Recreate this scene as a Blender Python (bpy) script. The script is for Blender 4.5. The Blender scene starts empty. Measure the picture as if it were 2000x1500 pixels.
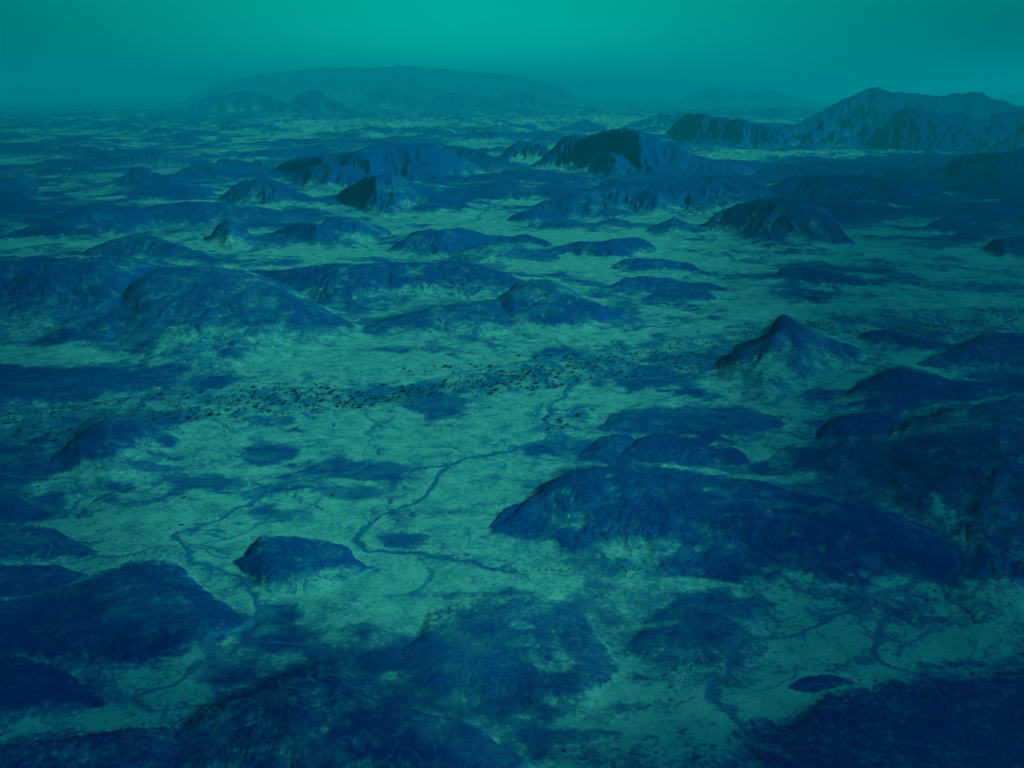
import bpy, math, random
import numpy as np

# ------------------------------------------------------------------ camera, sky, sun, exposure
SC = bpy.context.scene
COL = SC.collection
H = 400.0                        # flying height above the plain, metres
FPX = 2144.0                     # focal length in pixels of a 2000 px wide frame
PITCH = math.atan(565.0 / FPX)

cam_data = bpy.data.cameras.new("camera")
cam_data.sensor_width = 36.0
cam_data.lens = 36.0 * FPX / 2000.0
cam_data.clip_start = 1.0
cam_data.clip_end = 600000.0
cam = bpy.data.objects.new("camera", cam_data)
COL.objects.link(cam)
cam.location = (0, 0, H)
cam.rotation_euler = (math.pi / 2 - PITCH, 0, 0)
SC.camera = cam

SUN_AZ = math.radians(108)        # clockwise from the view direction (+Y)
SUN_EL = math.radians(38)
world = bpy.data.worlds.new("World")
SC.world = world
world.use_nodes = True
wn, wl = world.node_tree.nodes, world.node_tree.links
for n in list(wn):
    wn.remove(n)
sky_tex = wn.new("ShaderNodeTexSky")
sky_tex.sky_type = 'NISHITA'
sky_tex.sun_disc = False
sky_tex.sun_elevation = SUN_EL
sky_tex.sun_rotation = SUN_AZ
sky_tex.altitude = 400
sky_tex.air_density = 1.0
sky_tex.dust_density = 0.4
bw = wn.new("ShaderNodeRGBToBW")
wl.new(sky_tex.outputs[0], bw.inputs[0])
tint = wn.new("ShaderNodeVectorMath"); tint.operation = 'SCALE'
tint.inputs[0].default_value = (0.002, 1.25, 0.90)
soft = wn.new("ShaderNodeMath"); soft.operation = 'POWER'; soft.inputs[1].default_value = 0.5
wl.new(bw.outputs[0], soft.inputs[0])
# the hazy horizon is brightest straight ahead and fades to both sides; higher up the dome is even
wgeo = wn.new("ShaderNodeTexCoord")
wsep = wn.new("ShaderNodeSeparateXYZ"); wl.new(wgeo.outputs['Generated'], wsep.inputs[0])
waz = wn.new("ShaderNodeMath"); waz.operation = 'ARCTAN2'
wl.new(wsep.outputs['X'], waz.inputs[0]); wl.new(wsep.outputs['Y'], waz.inputs[1])
wd = wn.new("ShaderNodeMath"); wd.operation = 'SUBTRACT'; wd.inputs[1].default_value = math.radians(-2)
wl.new(waz.outputs[0], wd.inputs[0])
wabs = wn.new("ShaderNodeMath"); wabs.operation = 'ABSOLUTE'; wl.new(wd.outputs[0], wabs.inputs[0])
wside = wn.new("ShaderNodeMapRange"); wside.interpolation_type = 'SMOOTHSTEP'
wside.inputs['From Min'].default_value = 0.0; wside.inputs['From Max'].default_value = math.radians(29)
wside.inputs['To Min'].default_value = 1.0; wside.inputs['To Max'].default_value = 0.0
wl.new(wabs.outputs[0], wside.inputs['Value'])
wup = wn.new("ShaderNodeMapRange"); wup.interpolation_type = 'SMOOTHSTEP'
wup.inputs['From Min'].default_value = 0.01; wup.inputs['From Max'].default_value = 0.17
wl.new(wsep.outputs['Z'], wup.inputs['Value'])
wmix = wn.new("ShaderNodeMix"); wmix.data_type = 'FLOAT'
wl.new(wup.outputs[0], wmix.inputs[0]); wl.new(wside.outputs[0], wmix.inputs[2]); wmix.inputs[3].default_value = 0.56
wmul = wn.new("ShaderNodeMath"); wmul.operation = 'MULTIPLY'
wl.new(soft.outputs[0], wmul.inputs[0]); wl.new(wmix.outputs[0], wmul.inputs[1])
wl.new(wmul.outputs[0], tint.inputs['Scale'])
zen = wn.new("ShaderNodeVectorMath"); zen.operation = 'SCALE'
zen.inputs[0].default_value = (0.005, 1.1, 2.05)
wl.new(wmul.outputs[0], zen.inputs['Scale'])
wcol = wn.new("ShaderNodeMix"); wcol.data_type = 'RGBA'
wzen = wn.new("ShaderNodeMapRange"); wzen.interpolation_type = 'SMOOTHSTEP'
wzen.inputs['From Min'].default_value = 0.10; wzen.inputs['From Max'].default_value = 0.35
wl.new(wsep.outputs['Z'], wzen.inputs['Value'])
wl.new(wzen.outputs[0], wcol.inputs[0]); wl.new(tint.outputs[0], wcol.inputs[6]); wl.new(zen.outputs[0], wcol.inputs[7])
bg = wn.new("ShaderNodeBackground")
bg.inputs['Strength'].default_value = 0.15
wl.new(wcol.outputs[2], bg.inputs['Color'])
wo = wn.new("ShaderNodeOutputWorld")
wl.new(bg.outputs[0], wo.inputs['Surface'])

sun_data = bpy.data.lights.new("sun", 'SUN')
sun_data.energy = 3.9
sun_data.angle = math.radians(3)
sun_data.color = (1.0, 0.97, 0.93)
sun = bpy.data.objects.new("sun", sun_data)
COL.objects.link(sun)
sun.location = (0, 0, 3000)
sun.rotation_euler = (math.pi / 2 - SUN_EL, 0, math.pi - SUN_AZ)

SC.view_settings.view_transform = 'Standard'
SC.view_settings.look = 'None'
SC.view_settings.exposure = 0.57
SC.view_settings.gamma = 1.0
SC.view_settings.use_curve_mapping = False
SC.cycles.use_denoising = True
HAZE_DENSITY = 4.2e-5
HAZE_COLOR = (0.0, 0.46, 0.50)

# ------------------------------------------------------------------ helpers: picture <-> ground, noise
sp_, cp_ = math.sin(PITCH), math.cos(PITCH)


def ray(x, y):
    """azimuth and tangent of depression of the sight line through a point of the photograph"""
    x = np.asarray(x, float); y = np.asarray(y, float)
    u = (x - 1000.0) / FPX
    v = (y - 750.0) / FPX
    dx = u
    dy = cp_ - v * sp_
    dz = -sp_ - v * cp_
    return np.arctan2(dx, dy), -dz / np.hypot(dx, dy)


def ground_xy(x, y):
    a, t = ray(x, y)
    r = H / t
    return r * np.sin(a), r * np.cos(a)


_rs = np.random.RandomState(7)
_perm = np.concatenate([_rs.permutation(512)] * 3).astype(np.int32)
_ang = _rs.rand(512) * 2 * np.pi
_gx, _gy = np.cos(_ang).astype(np.float32), np.sin(_ang).astype(np.float32)


def perlin(x, y, seed=0):
    xi = np.floor(x).astype(np.int32); yi = np.floor(y).astype(np.int32)
    xf = (x - xi).astype(np.float32); yf = (y - yi).astype(np.float32)
    u = xf * xf * xf * (xf * (xf * 6 - 15) + 10)
    v = yf * yf * yf * (yf * (yf * 6 - 15) + 10)
    xi = (xi + seed * 37) & 511; yi = (yi + seed * 91) & 511
    x1 = (xi + 1) & 511; y1 = (yi + 1) & 511

    def g(ix, iy, fx, fy):
        k = _perm[_perm[ix] + iy] & 511
        return _gx[k] * fx + _gy[k] * fy
    a = g(xi, yi, xf, yf); b = g(x1, yi, xf - 1, yf)
    c = g(xi, y1, xf, yf - 1); d = g(x1, y1, xf - 1, yf - 1)
    a += u * (b - a); c += u * (d - c)
    return (a + v * (c - a)) * 1.5


def fbm(x, y, octaves=4, seed=0, gain=0.5):
    s = 0.0; amp = 1.0; tot = 0.0
    for o in range(octaves):
        s = s + amp * perlin(x, y, seed + o)
        tot += amp; amp *= gain; x = x * 2.03 + 11.3; y = y * 2.03 - 7.1
    return s / tot


def ridged(x, y, octaves=4, seed=0):
    s = 0.0; amp = 1.0; tot = 0.0
    for o in range(octaves):
        s = s + amp * (1 - np.abs(perlin(x, y, seed + o)) * 1.6)
        tot += amp; amp *= 0.5; x = x * 2.1 + 5.2; y = y * 2.1 + 3.7
    return s / tot


def sstep(lo, hi, x):
    t = np.clip((x - lo) / (hi - lo), 0, 1)
    return t * t * (3 - 2 * t)


# ------------------------------------------------------------------ terrain grid (fine near by, coarser with distance)
def build_rows():
    rows = [330.0]
    while rows[-1] < 90000:
        r = rows[-1]
        px = (r * r + H * H) / (H * FPX * 0.512)
        k = 0.85 if r > 560 else 2.2
        rows.append(r + min(px * k, 0.0076 * r))
    while rows[-1] < 240000:
        rows.append(rows[-1] * 1.06)
    return np.array(rows)


RR = build_rows()
A_IN, A_OUT = math.radians(28.6), math.radians(40)
AA = np.concatenate([np.linspace(-A_OUT, -A_IN, 46)[:-1], np.linspace(-A_IN, A_IN, 950), np.linspace(A_IN, A_OUT, 46)[1:]])
NR, NA = len(RR), len(AA)
R2, A2 = np.meshgrid(RR, AA, indexing='ij')
X2 = R2 * np.sin(A2); Y2 = R2 * np.cos(A2)
print("grid", NR, NA, NR * NA)

far = sstep(4500, 9000, R2)
height = fbm(X2 / 900, Y2 / 900, 4, 3) * 5.0 + fbm(X2 / 160, Y2 / 160, 4, 13) * 1.6
far_rel = sstep(2800, 5500, R2) * np.clip(ridged(X2 / 1500, Y2 / 2600, 5, 21) - 0.52, 0, 1)
far_rel2 = sstep(2200, 4000, R2) * np.clip(fbm(X2 / 420, Y2 / 520, 4, 23) - 0.08, 0, 1)
height += far_rel * (60 + 130 * sstep(5000, 14000, R2)) + far_rel2 * 45 + far * fbm(X2 / 900, Y2 / 900, 3, 29) * 12
height *= np.clip(1.2 - R2 / 90000, 0.0, 1)
swell = height
height = np.zeros_like(swell)
rock = np.zeros_like(height)
owner = np.full(height.shape, -1, np.int16)
best = np.zeros_like(height)

# ------------------------------------------------------------------ hills
# name, label, slope, profile, rock level, (rock from, rock to), crest outline, foot outline, owner of an earlier entry or None
HILLS = []


def hill(name, label, crest, foot, s=0.35, prof='dome', lev=0.9, edge=(0.02, 0.22), rough=1.0, part_of=None):
    HILLS.append(dict(name=name, label=label, crest=crest, foot=foot, s=s, prof=prof, lev=lev, edge=edge, rough=rough, part_of=part_of))


# far mountains
hill('mountain', 'pale ghostly long mountain range fading into the sky, farthest of all',
     [(400, 172), (440, 160), (470, 152), (560, 140), (650, 132), (740, 133), (810, 129), (870, 136), (950, 142), (1010, 150), (1060, 160), (1110, 172)],
     [(320, 207), (1260, 207)], s=0.45, lev=0.9)
hill('mountain', 'hazy round-shouldered far mountain with a bump on its left shoulder',
     [(360, 219), (385, 198), (420, 186), (440, 189), (460, 180), (490, 178), (515, 182), (545, 196), (575, 214)], [(360, 223), (575, 224)], s=0.5, prof='mesa', lev=1)
hill('mountain', 'hazy bell-shaped far mountain right of the round-shouldered one',
     [(548, 216), (565, 196), (583, 183), (600, 177), (620, 177), (640, 190), (670, 205), (705, 220)], [(548, 224), (705, 226)], s=0.5, lev=1)
hill('mesa', 'hazy flat-topped far butte below the ghostly range',
     [(688, 209), (720, 190), (740, 175), (765, 171), (785, 173), (800, 185), (825, 196), (845, 207)], [(688, 213), (845, 214)], s=0.6, prof='mesa', lev=1)
hill('mountain', 'hazy far ridge with a knob at its left end, beside the butte',
     [(825, 212), (850, 192), (870, 181), (890, 184), (915, 185), (950, 190), (980, 200)], [(825, 218), (980, 218)], s=0.5, lev=1)
hill('mountain', 'hazy far tent-shaped mountain with a small pointed tip',
     [(950, 202), (985, 188), (1010, 184), (1025, 178), (1045, 185), (1065, 197), (1085, 203), (1145, 210)], [(950, 214), (1145, 215)], s=0.5, lev=1)
hill('hill', 'tiny hazy far cone alone on the plain behind the big mesa',
     [(1132, 223), (1150, 208), (1165, 215), (1182, 223)], [(1132, 225), (1182, 226)], s=0.5, prof='cone', lev=0.8)
hill('hill', 'low hazy far hump just above the big mesa',
     [(1095, 252), (1125, 240), (1145, 233), (1165, 243), (1185, 252)], [(1095, 256), (1185, 256)], s=0.4, lev=0.7)
hill('mountain', 'dim far mountain with a long tail on the horizon, below the dark right sky',
     [(1322, 200), (1355, 182), (1380, 173), (1405, 171), (1420, 173), (1440, 182), (1460, 178), (1500, 178), (1530, 181), (1560, 190), (1600, 200)], [(1322, 206), (1600, 207)], s=0.5, lev=1)
hill('hill', 'low hazy far ridge touching the left foot of the right massif',
     [(1210, 250), (1260, 232), (1290, 222), (1330, 228), (1370, 222), (1410, 240)], [(1210, 252), (1410, 254)], s=0.4, lev=0.8)
hill('hill', 'thin far ridge between the long-tailed mountain and the right massif',
     [(1450, 225), (1490, 213), (1540, 210), (1580, 214), (1615, 226)], [(1450, 229), (1615, 230)], s=0.4, lev=0.8)
hill('mountain', 'dim ridge cut by the right edge on the horizon',
     [(1940, 196), (1975, 184), (2000, 182), (2080, 178), (2200, 190)], [(1940, 203), (2200, 203)], s=0.4, lev=1)
hill('mountain', 'tall dark hazy massif at right with a small knob summit',
     [(1550, 246), (1600, 220), (1640, 200), (1680, 183), (1700, 170), (1712, 172), (1730, 182), (1770, 180), (1790, 184), (1830, 188), (1880, 188), (1900, 181), (1920, 182), (1940, 192), (1990, 210), (2060, 225), (2150, 250)],
     [(1550, 262), (1750, 268), (1950, 266), (2150, 264)], s=0.5, lev=1, rough=1.2)
hill('mountain', 'ribbed dark mountain front before the knob-topped massif, at the right edge',
     [(1690, 280), (1720, 250), (1745, 225), (1770, 210), (1800, 217), (1850, 225), (1900, 222), (1940, 230), (1962, 219), (1990, 219), (2030, 230), (2100, 240), (2180, 280)],
     [(1690, 293), (1800, 300), (2000, 298), (2180, 297)], s=0.5, lev=1, rough=1.4)
hill('mountain', 'long lower shoulder left of the right massif, with a pointed left end',
     [(1285, 262), (1320, 236), (1345, 222), (1365, 222), (1400, 228), (1450, 238), (1500, 246), (1560, 243), (1610, 228), (1660, 222), (1720, 250)],
     [(1285, 266), (1360, 282), (1450, 290), (1600, 290), (1720, 292)], s=0.45, lev=0.95, rough=1.3)

# the mesas in the middle distance
hill('mesa', 'big steep mesa with gullied flanks, highest hill of the middle distance',
     [(1035, 322), (1060, 300), (1085, 280), (1100, 268), (1120, 264), (1140, 266), (1155, 262), (1170, 257), (1200, 254), (1230, 255), (1260, 261), (1280, 265), (1295, 267), (1310, 280), (1320, 277), (1340, 290), (1370, 305), (1410, 315), (1450, 321), (1490, 331)],
     [(1035, 328), (1130, 336), (1250, 350), (1350, 345), (1490, 338)], s=0.62, prof='mesa', lev=1, rough=1.7)
hill('hill', 'front spur',
     [(1120, 330), (1150, 310), (1170, 299), (1185, 297), (1210, 306), (1240, 314), (1275, 334)], [(1120, 334), (1200, 352), (1275, 340)], s=0.6, prof='cone', lev=0.9, rough=1.5, part_of='prev')
hill('hill', 'twin-humped small dark hill touching the left foot of the big mesa',
     [(975, 306), (1000, 288), (1018, 277), (1035, 277), (1050, 287), (1058, 281), (1072, 287), (1090, 300)], [(975, 310), (1090, 314)], s=0.6, lev=1)
hill('mesa', 'broad dark flat-topped mountain in the middle distance, left of the big mesa',
     [(540, 330), (600, 308), (640, 302), (700, 296), (730, 286), (760, 281), (790, 279), (820, 284), (840, 288), (865, 290), (880, 300), (900, 312), (945, 330)],
     [(540, 345), (620, 362), (720, 368), (850, 362), (945, 336)], s=0.45, prof='mesa', lev=0.95, rough=1.5)
hill('hill', 'low dark saddle ridge between the flat-topped mountain and the twin humps',
     [(862, 303), (905, 293), (940, 297), (985, 312)], [(862, 312), (985, 320)], s=0.4, lev=0.95)
hill('hill', 'rocky triangular hill with pale streaks, in front of the broad flat-topped mountain',
     [(640, 388), (690, 362), (720, 346), (745, 340), (770, 338), (800, 350), (840, 368), (880, 385), (910, 398)],
     [(640, 390), (700, 405), (740, 416), (800, 413), (860, 405), (910, 400)], s=0.55, prof='cone', lev=1, rough=1.6)
hill('hill', 'dark rounded hill at the left foot of the broad flat-topped mountain',
     [(425, 388), (455, 368), (475, 355), (500, 350), (530, 352), (550, 358), (575, 372), (610, 388)], [(425, 392), (500, 401), (610, 398)], s=0.5, lev=0.95, rough=1.3)
hill('hill', 'dark shelf between the rounded hill and the broad flat-topped mountain',
     [(560, 352), (600, 328), (640, 320), (680, 326), (730, 346)], [(560, 358), (640, 370), (730, 366)], s=0.4, lev=0.95, rough=1.3)
hill('hill', 'small dark flat hillock with a nub at its right end, left of the flat-topped mountain',
     [(414, 321), (425, 313), (450, 310), (480, 313), (490, 317), (500, 308), (510, 312), (520, 321)], [(414, 323), (520, 324)], s=0.4, lev=0.9)
hill('hill', 'low streaked ridge just below the small nubbed hillock',
     [(335, 342), (360, 328), (390, 322), (420, 320), (460, 324), (505, 334)], [(335, 344), (420, 350), (505, 340)], s=0.25, lev=0.7)
hill('hill', 'low peaked dark hill with long skirts, alone on the left plain',
     [(195, 366), (240, 345), (262, 327), (270, 325), (280, 327), (300, 338), (330, 345), (395, 354)], [(195, 368), (330, 368), (395, 358)], s=0.4, prof='cone', lev=0.85)
hill('hill', 'long thin dark lens-shaped hill on pale ground below the peaked hill',
     [(242, 387), (290, 373), (340, 370), (390, 366), (420, 379)], [(242, 389), (320, 390), (420, 383)], s=0.2, lev=1, edge=(0, 0.1))
hill('hill', 'tiny dark lens-shaped hillock on pale ground near the left edge',
     [(68, 383), (95, 374), (128, 382)], [(68, 385), (128, 385)], s=0.2, lev=1, edge=(0, 0.1))
hill('hill', 'dark hill cut by the left edge, level with the thin lens hill',
     [(-200, 345), (-80, 330), (-20, 323), (20, 328), (50, 345), (80, 382)], [(-200, 400), (0, 402), (80, 388)], s=0.3, lev=0.85)
hill('hill', 'faint hazy low hill on the far left plain',
     [(90, 302), (120, 289), (150, 286), (180, 291), (225, 302)], [(90, 306), (225, 307)], s=0.35, lev=0.75)
hill('hill', 'faint hazy swell behind the peaked hill on the left plain',
     [(210, 318), (260, 303), (310, 298), (350, 306), (410, 320)], [(210, 322), (410, 324)], s=0.3, lev=0.6)
hill('hill', 'large dark double-topped hill on the left, pale sand in front of it',
     [(10, 463), (70, 440), (110, 424), (150, 410), (190, 406), (205, 412), (240, 408), (270, 410), (310, 424)],
     [(10, 465), (100, 463), (170, 462), (250, 452), (310, 436)], s=0.35, lev=1, edge=(0, 0.15), rough=1.2)
hill('hill', 'broad bluish swell between the double-topped hill and the pale plain right of it',
     [(250, 420), (300, 403), (360, 397), (430, 400), (500, 405), (560, 418), (620, 428)], [(250, 440), (400, 442), (500, 434), (620, 430)], s=0.25, lev=0.65)
hill('hill', 'low dark-fronted hill behind the big left dome',
     [(150, 497), (220, 470), (250, 460), (280, 457), (310, 463), (340, 475), (380, 490), (435, 507)], [(150, 500), (280, 508), (435, 513)], s=0.3, lev=0.85)
hill('hill', 'small round bluish knob on the swell, left of the two-humped hill',
     [(400, 470), (432, 436), (455, 428), (475, 438), (500, 466)], [(400, 474), (450, 482), (500, 474)], s=0.4, lev=0.8, edge=(0.05, 0.4))
hill('hill', 'two-humped dark hill with a sandy skirt, in the left middle distance',
     [(540, 455), (580, 440), (600, 438), (625, 440), (645, 428), (670, 424), (700, 427), (730, 440), (768, 453)],
     [(540, 460), (620, 478), (680, 472), (768, 456)], s=0.38, lev=0.95, edge=(0.05, 0.4))
hill('hill', 'small dark lens hill on pale ground above the two-humped hill',
     [(536, 420), (565, 413), (590, 414), (620, 422)], [(536, 423), (580, 427), (620, 425)], s=0.2, lev=1, edge=(0, 0.1))
hill('hill', 'dark hill with a trailing tail to the right, in the centre of the pale plain',
     [(748, 488), (780, 472), (810, 457), (835, 449), (860, 450), (890, 446), (920, 452), (950, 460), (990, 463), (1030, 458), (1055, 466), (1090, 480)],
     [(748, 490), (790, 494), (860, 495), (905, 488), (960, 474), (1030, 474), (1090, 483)], s=0.36, lev=1, edge=(0, 0.2))
hill('hill', 'low sandy hillock with a dark left tip, in front of the trailing-tailed hill',
     [(872, 503), (920, 488), (960, 480), (1000, 485), (1065, 499)], [(872, 506), (960, 514), (1065, 508)], s=0.22, lev=0.6, edge=(0.1, 0.6))
hill('hill', 'flat dark hill with a raised right end on the central plain',
     [(1060, 492), (1090, 482), (1130, 472), (1180, 474), (1210, 468), (1245, 466), (1265, 474), (1290, 490)],
     [(1060, 494), (1120, 495), (1150, 501), (1200, 503), (1240, 496), (1290, 493)], s=0.3, lev=1.05, edge=(0, 0.1))
hill('hill', 'smooth dark lens hill, upper of the three lenses on the central plain',
     [(1185, 523), (1220, 510), (1250, 507), (1300, 510), (1340, 518), (1370, 527)], [(1185, 525), (1240, 531), (1300, 532), (1370, 529)], s=0.22, lev=1, edge=(0, 0.12))
hill('hill', 'smooth dark lens hill, middle of the three lenses on the central plain',
     [(1188, 561), (1220, 548), (1260, 545), (1310, 550), (1345, 557), (1380, 556), (1425, 568)], [(1188, 563), (1250, 563), (1330, 565), (1425, 570)], s=0.2, lev=0.9, edge=(0, 0.15))
hill('hill', 'smooth dark lens hill, lowest of the three lenses on the central plain',
     [(1252, 586), (1290, 573), (1340, 568), (1380, 573), (1402, 582)], [(1252, 588), (1330, 589), (1402, 585)], s=0.2, lev=0.95, edge=(0, 0.12))
hill('hill', 'very dark smooth whaleback hill alone on the right plain',
     [(1505, 542), (1530, 528), (1560, 526), (1600, 529), (1640, 540), (1700, 554)], [(1505, 545), (1580, 551), (1650, 556), (1700, 557)], s=0.25, lev=1.1, edge=(0, 0.1))
hill('hill', 'small dark oval hill just below the rocky triangular hill',
     [(796, 413), (820, 404), (850, 404), (875, 411)], [(796, 416), (835, 419), (875, 414)], s=0.25, lev=1, edge=(0, 0.12))
hill('hill', 'small flat dark hill on the pale plain below the rugged foothills',
     [(1052, 444), (1080, 433), (1110, 433), (1145, 442)], [(1052, 446), (1100, 448), (1145, 445)], s=0.25, lev=1, edge=(0, 0.12))
hill('hill', 'low dark hillock at the left tip of the rugged foothills',
     [(990, 430), (1020, 415), (1050, 410), (1095, 424)], [(990, 433), (1040, 436), (1095, 430)], s=0.25, lev=0.95)
hill('hill', 'tiny thin dark lens on the pale plain right of the small flat hill',
     [(1166, 433), (1200, 427), (1234, 433)], [(1166, 435), (1200, 437), (1234, 435)], s=0.2, lev=0.9, edge=(0, 0.12))
hill('hill', 'rugged dark foothills spread below the big mesa',
     [(1005, 412), (1050, 395), (1090, 388), (1140, 378), (1200, 362), (1260, 358), (1330, 352), (1400, 345), (1460, 350), (1520, 380)],
     [(1005, 414), (1100, 420), (1200, 416), (1300, 412), (1400, 410), (1520, 400)], s=0.22, lev=0.85, edge=(0.02, 0.3), rough=2.2)
hill('hill', 'second hump', [(1140, 380), (1185, 354), (1205, 347), (1230, 355), (1275, 374)], [(1140, 384), (1210, 390), (1275, 384)], s=0.4, lev=0.95, rough=1.4, part_of='prev')
hill('hill', 'dark knob among the foothills, above the pale plain, right of centre',
     [(1215, 405), (1245, 382), (1265, 372), (1300, 378), (1340, 400)], [(1215, 410), (1280, 418), (1340, 410)], s=0.4, lev=0.95, rough=1.4)
hill('hill', 'small pale-skirted pyramid hill on the plain, left of the dark right massif',
     [(1262, 450), (1300, 432), (1318, 424), (1330, 431), (1350, 440), (1378, 450)], [(1262, 453), (1320, 456), (1378, 454)], s=0.35, prof='cone', lev=0.85)
hill('hill', 'large dark rugged hill with a steep left face, right of the central plain',
     [(1378, 442), (1400, 425), (1425, 410), (1450, 400), (1480, 390), (1530, 384), (1560, 392), (1600, 410), (1640, 440), (1672, 475)],
     [(1378, 446), (1430, 455), (1500, 472), (1580, 478), (1672, 478)], s=0.4, lev=1, edge=(0, 0.15), rough=1.5)
hill('hill', 'front hump', [(1440, 462), (1500, 436), (1550, 428), (1590, 432), (1630, 448), (1668, 474)], [(1440, 466), (1520, 480), (1600, 479), (1668, 476)], s=0.4, lev=1, rough=1.3, part_of='prev')
hill('hill', 'long dark flat-crested ridge behind the steep-faced rugged hill',
     [(1470, 385), (1510, 364), (1545, 350), (1575, 343), (1640, 342), (1700, 347), (1760, 352), (1830, 366)], [(1470, 392), (1600, 405), (1750, 402), (1830, 385)], s=0.25, lev=1, edge=(0.02, 0.3), rough=1.4)
hill('hill', 'low dark ridge right of the big mesa, below the misty valley',
     [(1470, 338), (1530, 322), (1580, 318), (1630, 317), (1680, 321), (1750, 326), (1810, 338)], [(1470, 345), (1600, 352), (1810, 350)], s=0.25, lev=1, rough=1.3)
hill('hill', 'small dark pointed peak on the low ridge at right',
     [(1776, 338), (1800, 321), (1815, 315), (1825, 317), (1845, 330), (1868, 338)], [(1776, 341), (1868, 342)], s=0.45, prof='cone', lev=1.1)
hill('hill', 'very dark rising ridge at the right edge, below the ribbed mountain front',
     [(1845, 336), (1870, 312), (1893, 297), (1910, 300), (1940, 303), (1970, 300), (2000, 290), (2080, 282), (2200, 300)], [(1845, 345), (1950, 362), (2200, 362)], s=0.35, lev=1.1, rough=1.5)
hill('hill', 'dark swell at the right edge below the rising ridge',
     [(1830, 372), (1900, 350), (1960, 342), (2040, 345), (2150, 360)], [(1830, 376), (1950, 384), (2150, 384)], s=0.25, lev=1, rough=1.3)
hill('hill', 'low dark hump tucked right of the steep-faced rugged hill',
     [(1612, 424), (1650, 412), (1690, 419), (1730, 434)], [(1612, 430), (1670, 438), (1730, 437)], s=0.3, lev=1)
hill('hill', 'thin dark lens hill between pale streaks on the right plain',
     [(1760, 392), (1800, 383), (1850, 385), (1890, 393)], [(1760, 395), (1830, 398), (1890, 396)], s=0.2, lev=1)
hill('hill', 'very dark long-skirted hill cut by the right edge, above the pale right plain',
     [(1780, 453), (1830, 435), (1870, 415), (1900, 402), (1930, 400), (1970, 405), (2010, 415), (2100, 430)], [(1780, 455), (1870, 452), (1950, 449), (2100, 452)], s=0.35, lev=1.1, edge=(0, 0.15))
hill('hill', 'small black-blue dome cut by the right edge, below the long-skirted hill',
     [(1914, 484), (1945, 468), (1975, 464), (2010, 463), (2060, 466), (2120, 490)], [(1914, 487), (1960, 501), (2060, 502), (2120, 494)], s=0.35, lev=1.15, edge=(0, 0.1))

# middle ground
hill('hill', 'huge dark smooth dome cut by the left edge',
     [(-300, 540), (-80, 507), (0, 506), (60, 508), (140, 510), (200, 508), (260, 510), (310, 518), (390, 535)],
     [(-300, 640), (0, 645), (100, 650), (200, 645), (300, 610), (390, 542)], s=0.28, lev=0.9, edge=(0.1, 0.5), rough=1.2)
hill('hill', 'broad rounded hill with bare sandy lower slopes, in front of the huge left dome',
     [(235, 590), (265, 560), (290, 540), (320, 530), (370, 527), (430, 530), (480, 540), (530, 560), (580, 588), (640, 618), (730, 652)],
     [(180, 655), (300, 668), (450, 674), (600, 670), (740, 656)], s=0.24, lev=0.72, edge=(0.1, 0.6), rough=1.1)
hill('hill', 'dark knob', [(252, 630), (285, 604), (320, 592), (350, 598), (392, 630)], [(252, 632), (330, 638), (392, 631)], s=0.3, lev=1.15, edge=(0, 0.1), rough=1.4, part_of='prev')
hill('hill', 'long level dark ridge behind the central cone-shaped hill',
     [(470, 530), (540, 530), (600, 524), (650, 518), (690, 521), (740, 518), (820, 515), (910, 514), (950, 525), (990, 537), (1030, 552), (1075, 568)],
     [(470, 540), (580, 570), (660, 588), (700, 588), (760, 578), (850, 578), (950, 580), (1075, 574)], s=0.3, lev=1, edge=(0.08, 0.4))
hill('hill', 'dark cone-shaped hill with a blunt top and sandy foot, centre of the photo',
     [(925, 607), (960, 588), (990, 568), (1010, 555), (1035, 549), (1070, 549), (1100, 560), (1130, 578), (1160, 592), (1225, 615)],
     [(925, 612), (1000, 632), (1080, 638), (1160, 636), (1225, 622)], s=0.42, prof='cone', lev=1, edge=(0.12, 0.5), rough=1.1)
hill('hill', 'low rocky spur running left from the central cone-shaped hill',
     [(690, 648), (760, 626), (830, 610), (900, 598), (970, 592)], [(690, 652), (800, 655), (900, 653), (970, 645)], s=0.25, lev=0.75, edge=(0.05, 0.6), rough=1.3)
hill('hill', 'small dark flat lens on the pale flat above the tree-dotted riverbed, left',
     [(305, 695), (350, 687), (385, 687), (430, 695)], [(305, 698), (370, 702), (430, 698)], s=0.1, prof='swell', lev=0.95, edge=(0, 0.2))
hill('hill', 'faint dark lens on the flat below the huge left dome',
     [(25, 690), (70, 680), (115, 684), (140, 690)], [(25, 692), (80, 694), (140, 693)], s=0.08, prof='swell', lev=0.8, edge=(0, 0.3))
hill('hill', 'low blue-grey wedge-shaped hill at left just above the riverbed',
     [(-200, 730), (0, 718), (80, 722), (140, 726), (190, 719), (240, 728), (300, 738), (365, 748)], [(-200, 790), (0, 786), (120, 776), (250, 762), (365, 750)], s=0.07, prof='swell', lev=0.85, edge=(0.02, 0.25))
hill('hill', 'sharp dark-tipped cone hill with sandy right flank, beside the riverbed at right',
     [(1390, 712), (1430, 690), (1460, 675), (1485, 660), (1500, 645), (1515, 630), (1528, 622), (1540, 621), (1552, 628), (1568, 642), (1600, 650), (1640, 668), (1700, 697)],
     [(1390, 716), (1440, 740), (1500, 750), (1560, 738), (1620, 718), (1700, 700)], s=0.42, prof='cone', lev=0.95, edge=(0.45, 0.7), rough=1.2)
hill('hill', 'small dark smooth whaleback just right of the sharp cone hill',
     [(1672, 657), (1700, 647), (1740, 648), (1770, 657), (1800, 667), (1832, 678)], [(1672, 660), (1740, 670), (1790, 680), (1832, 681)], s=0.28, lev=1.1, edge=(0, 0.1))
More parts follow.
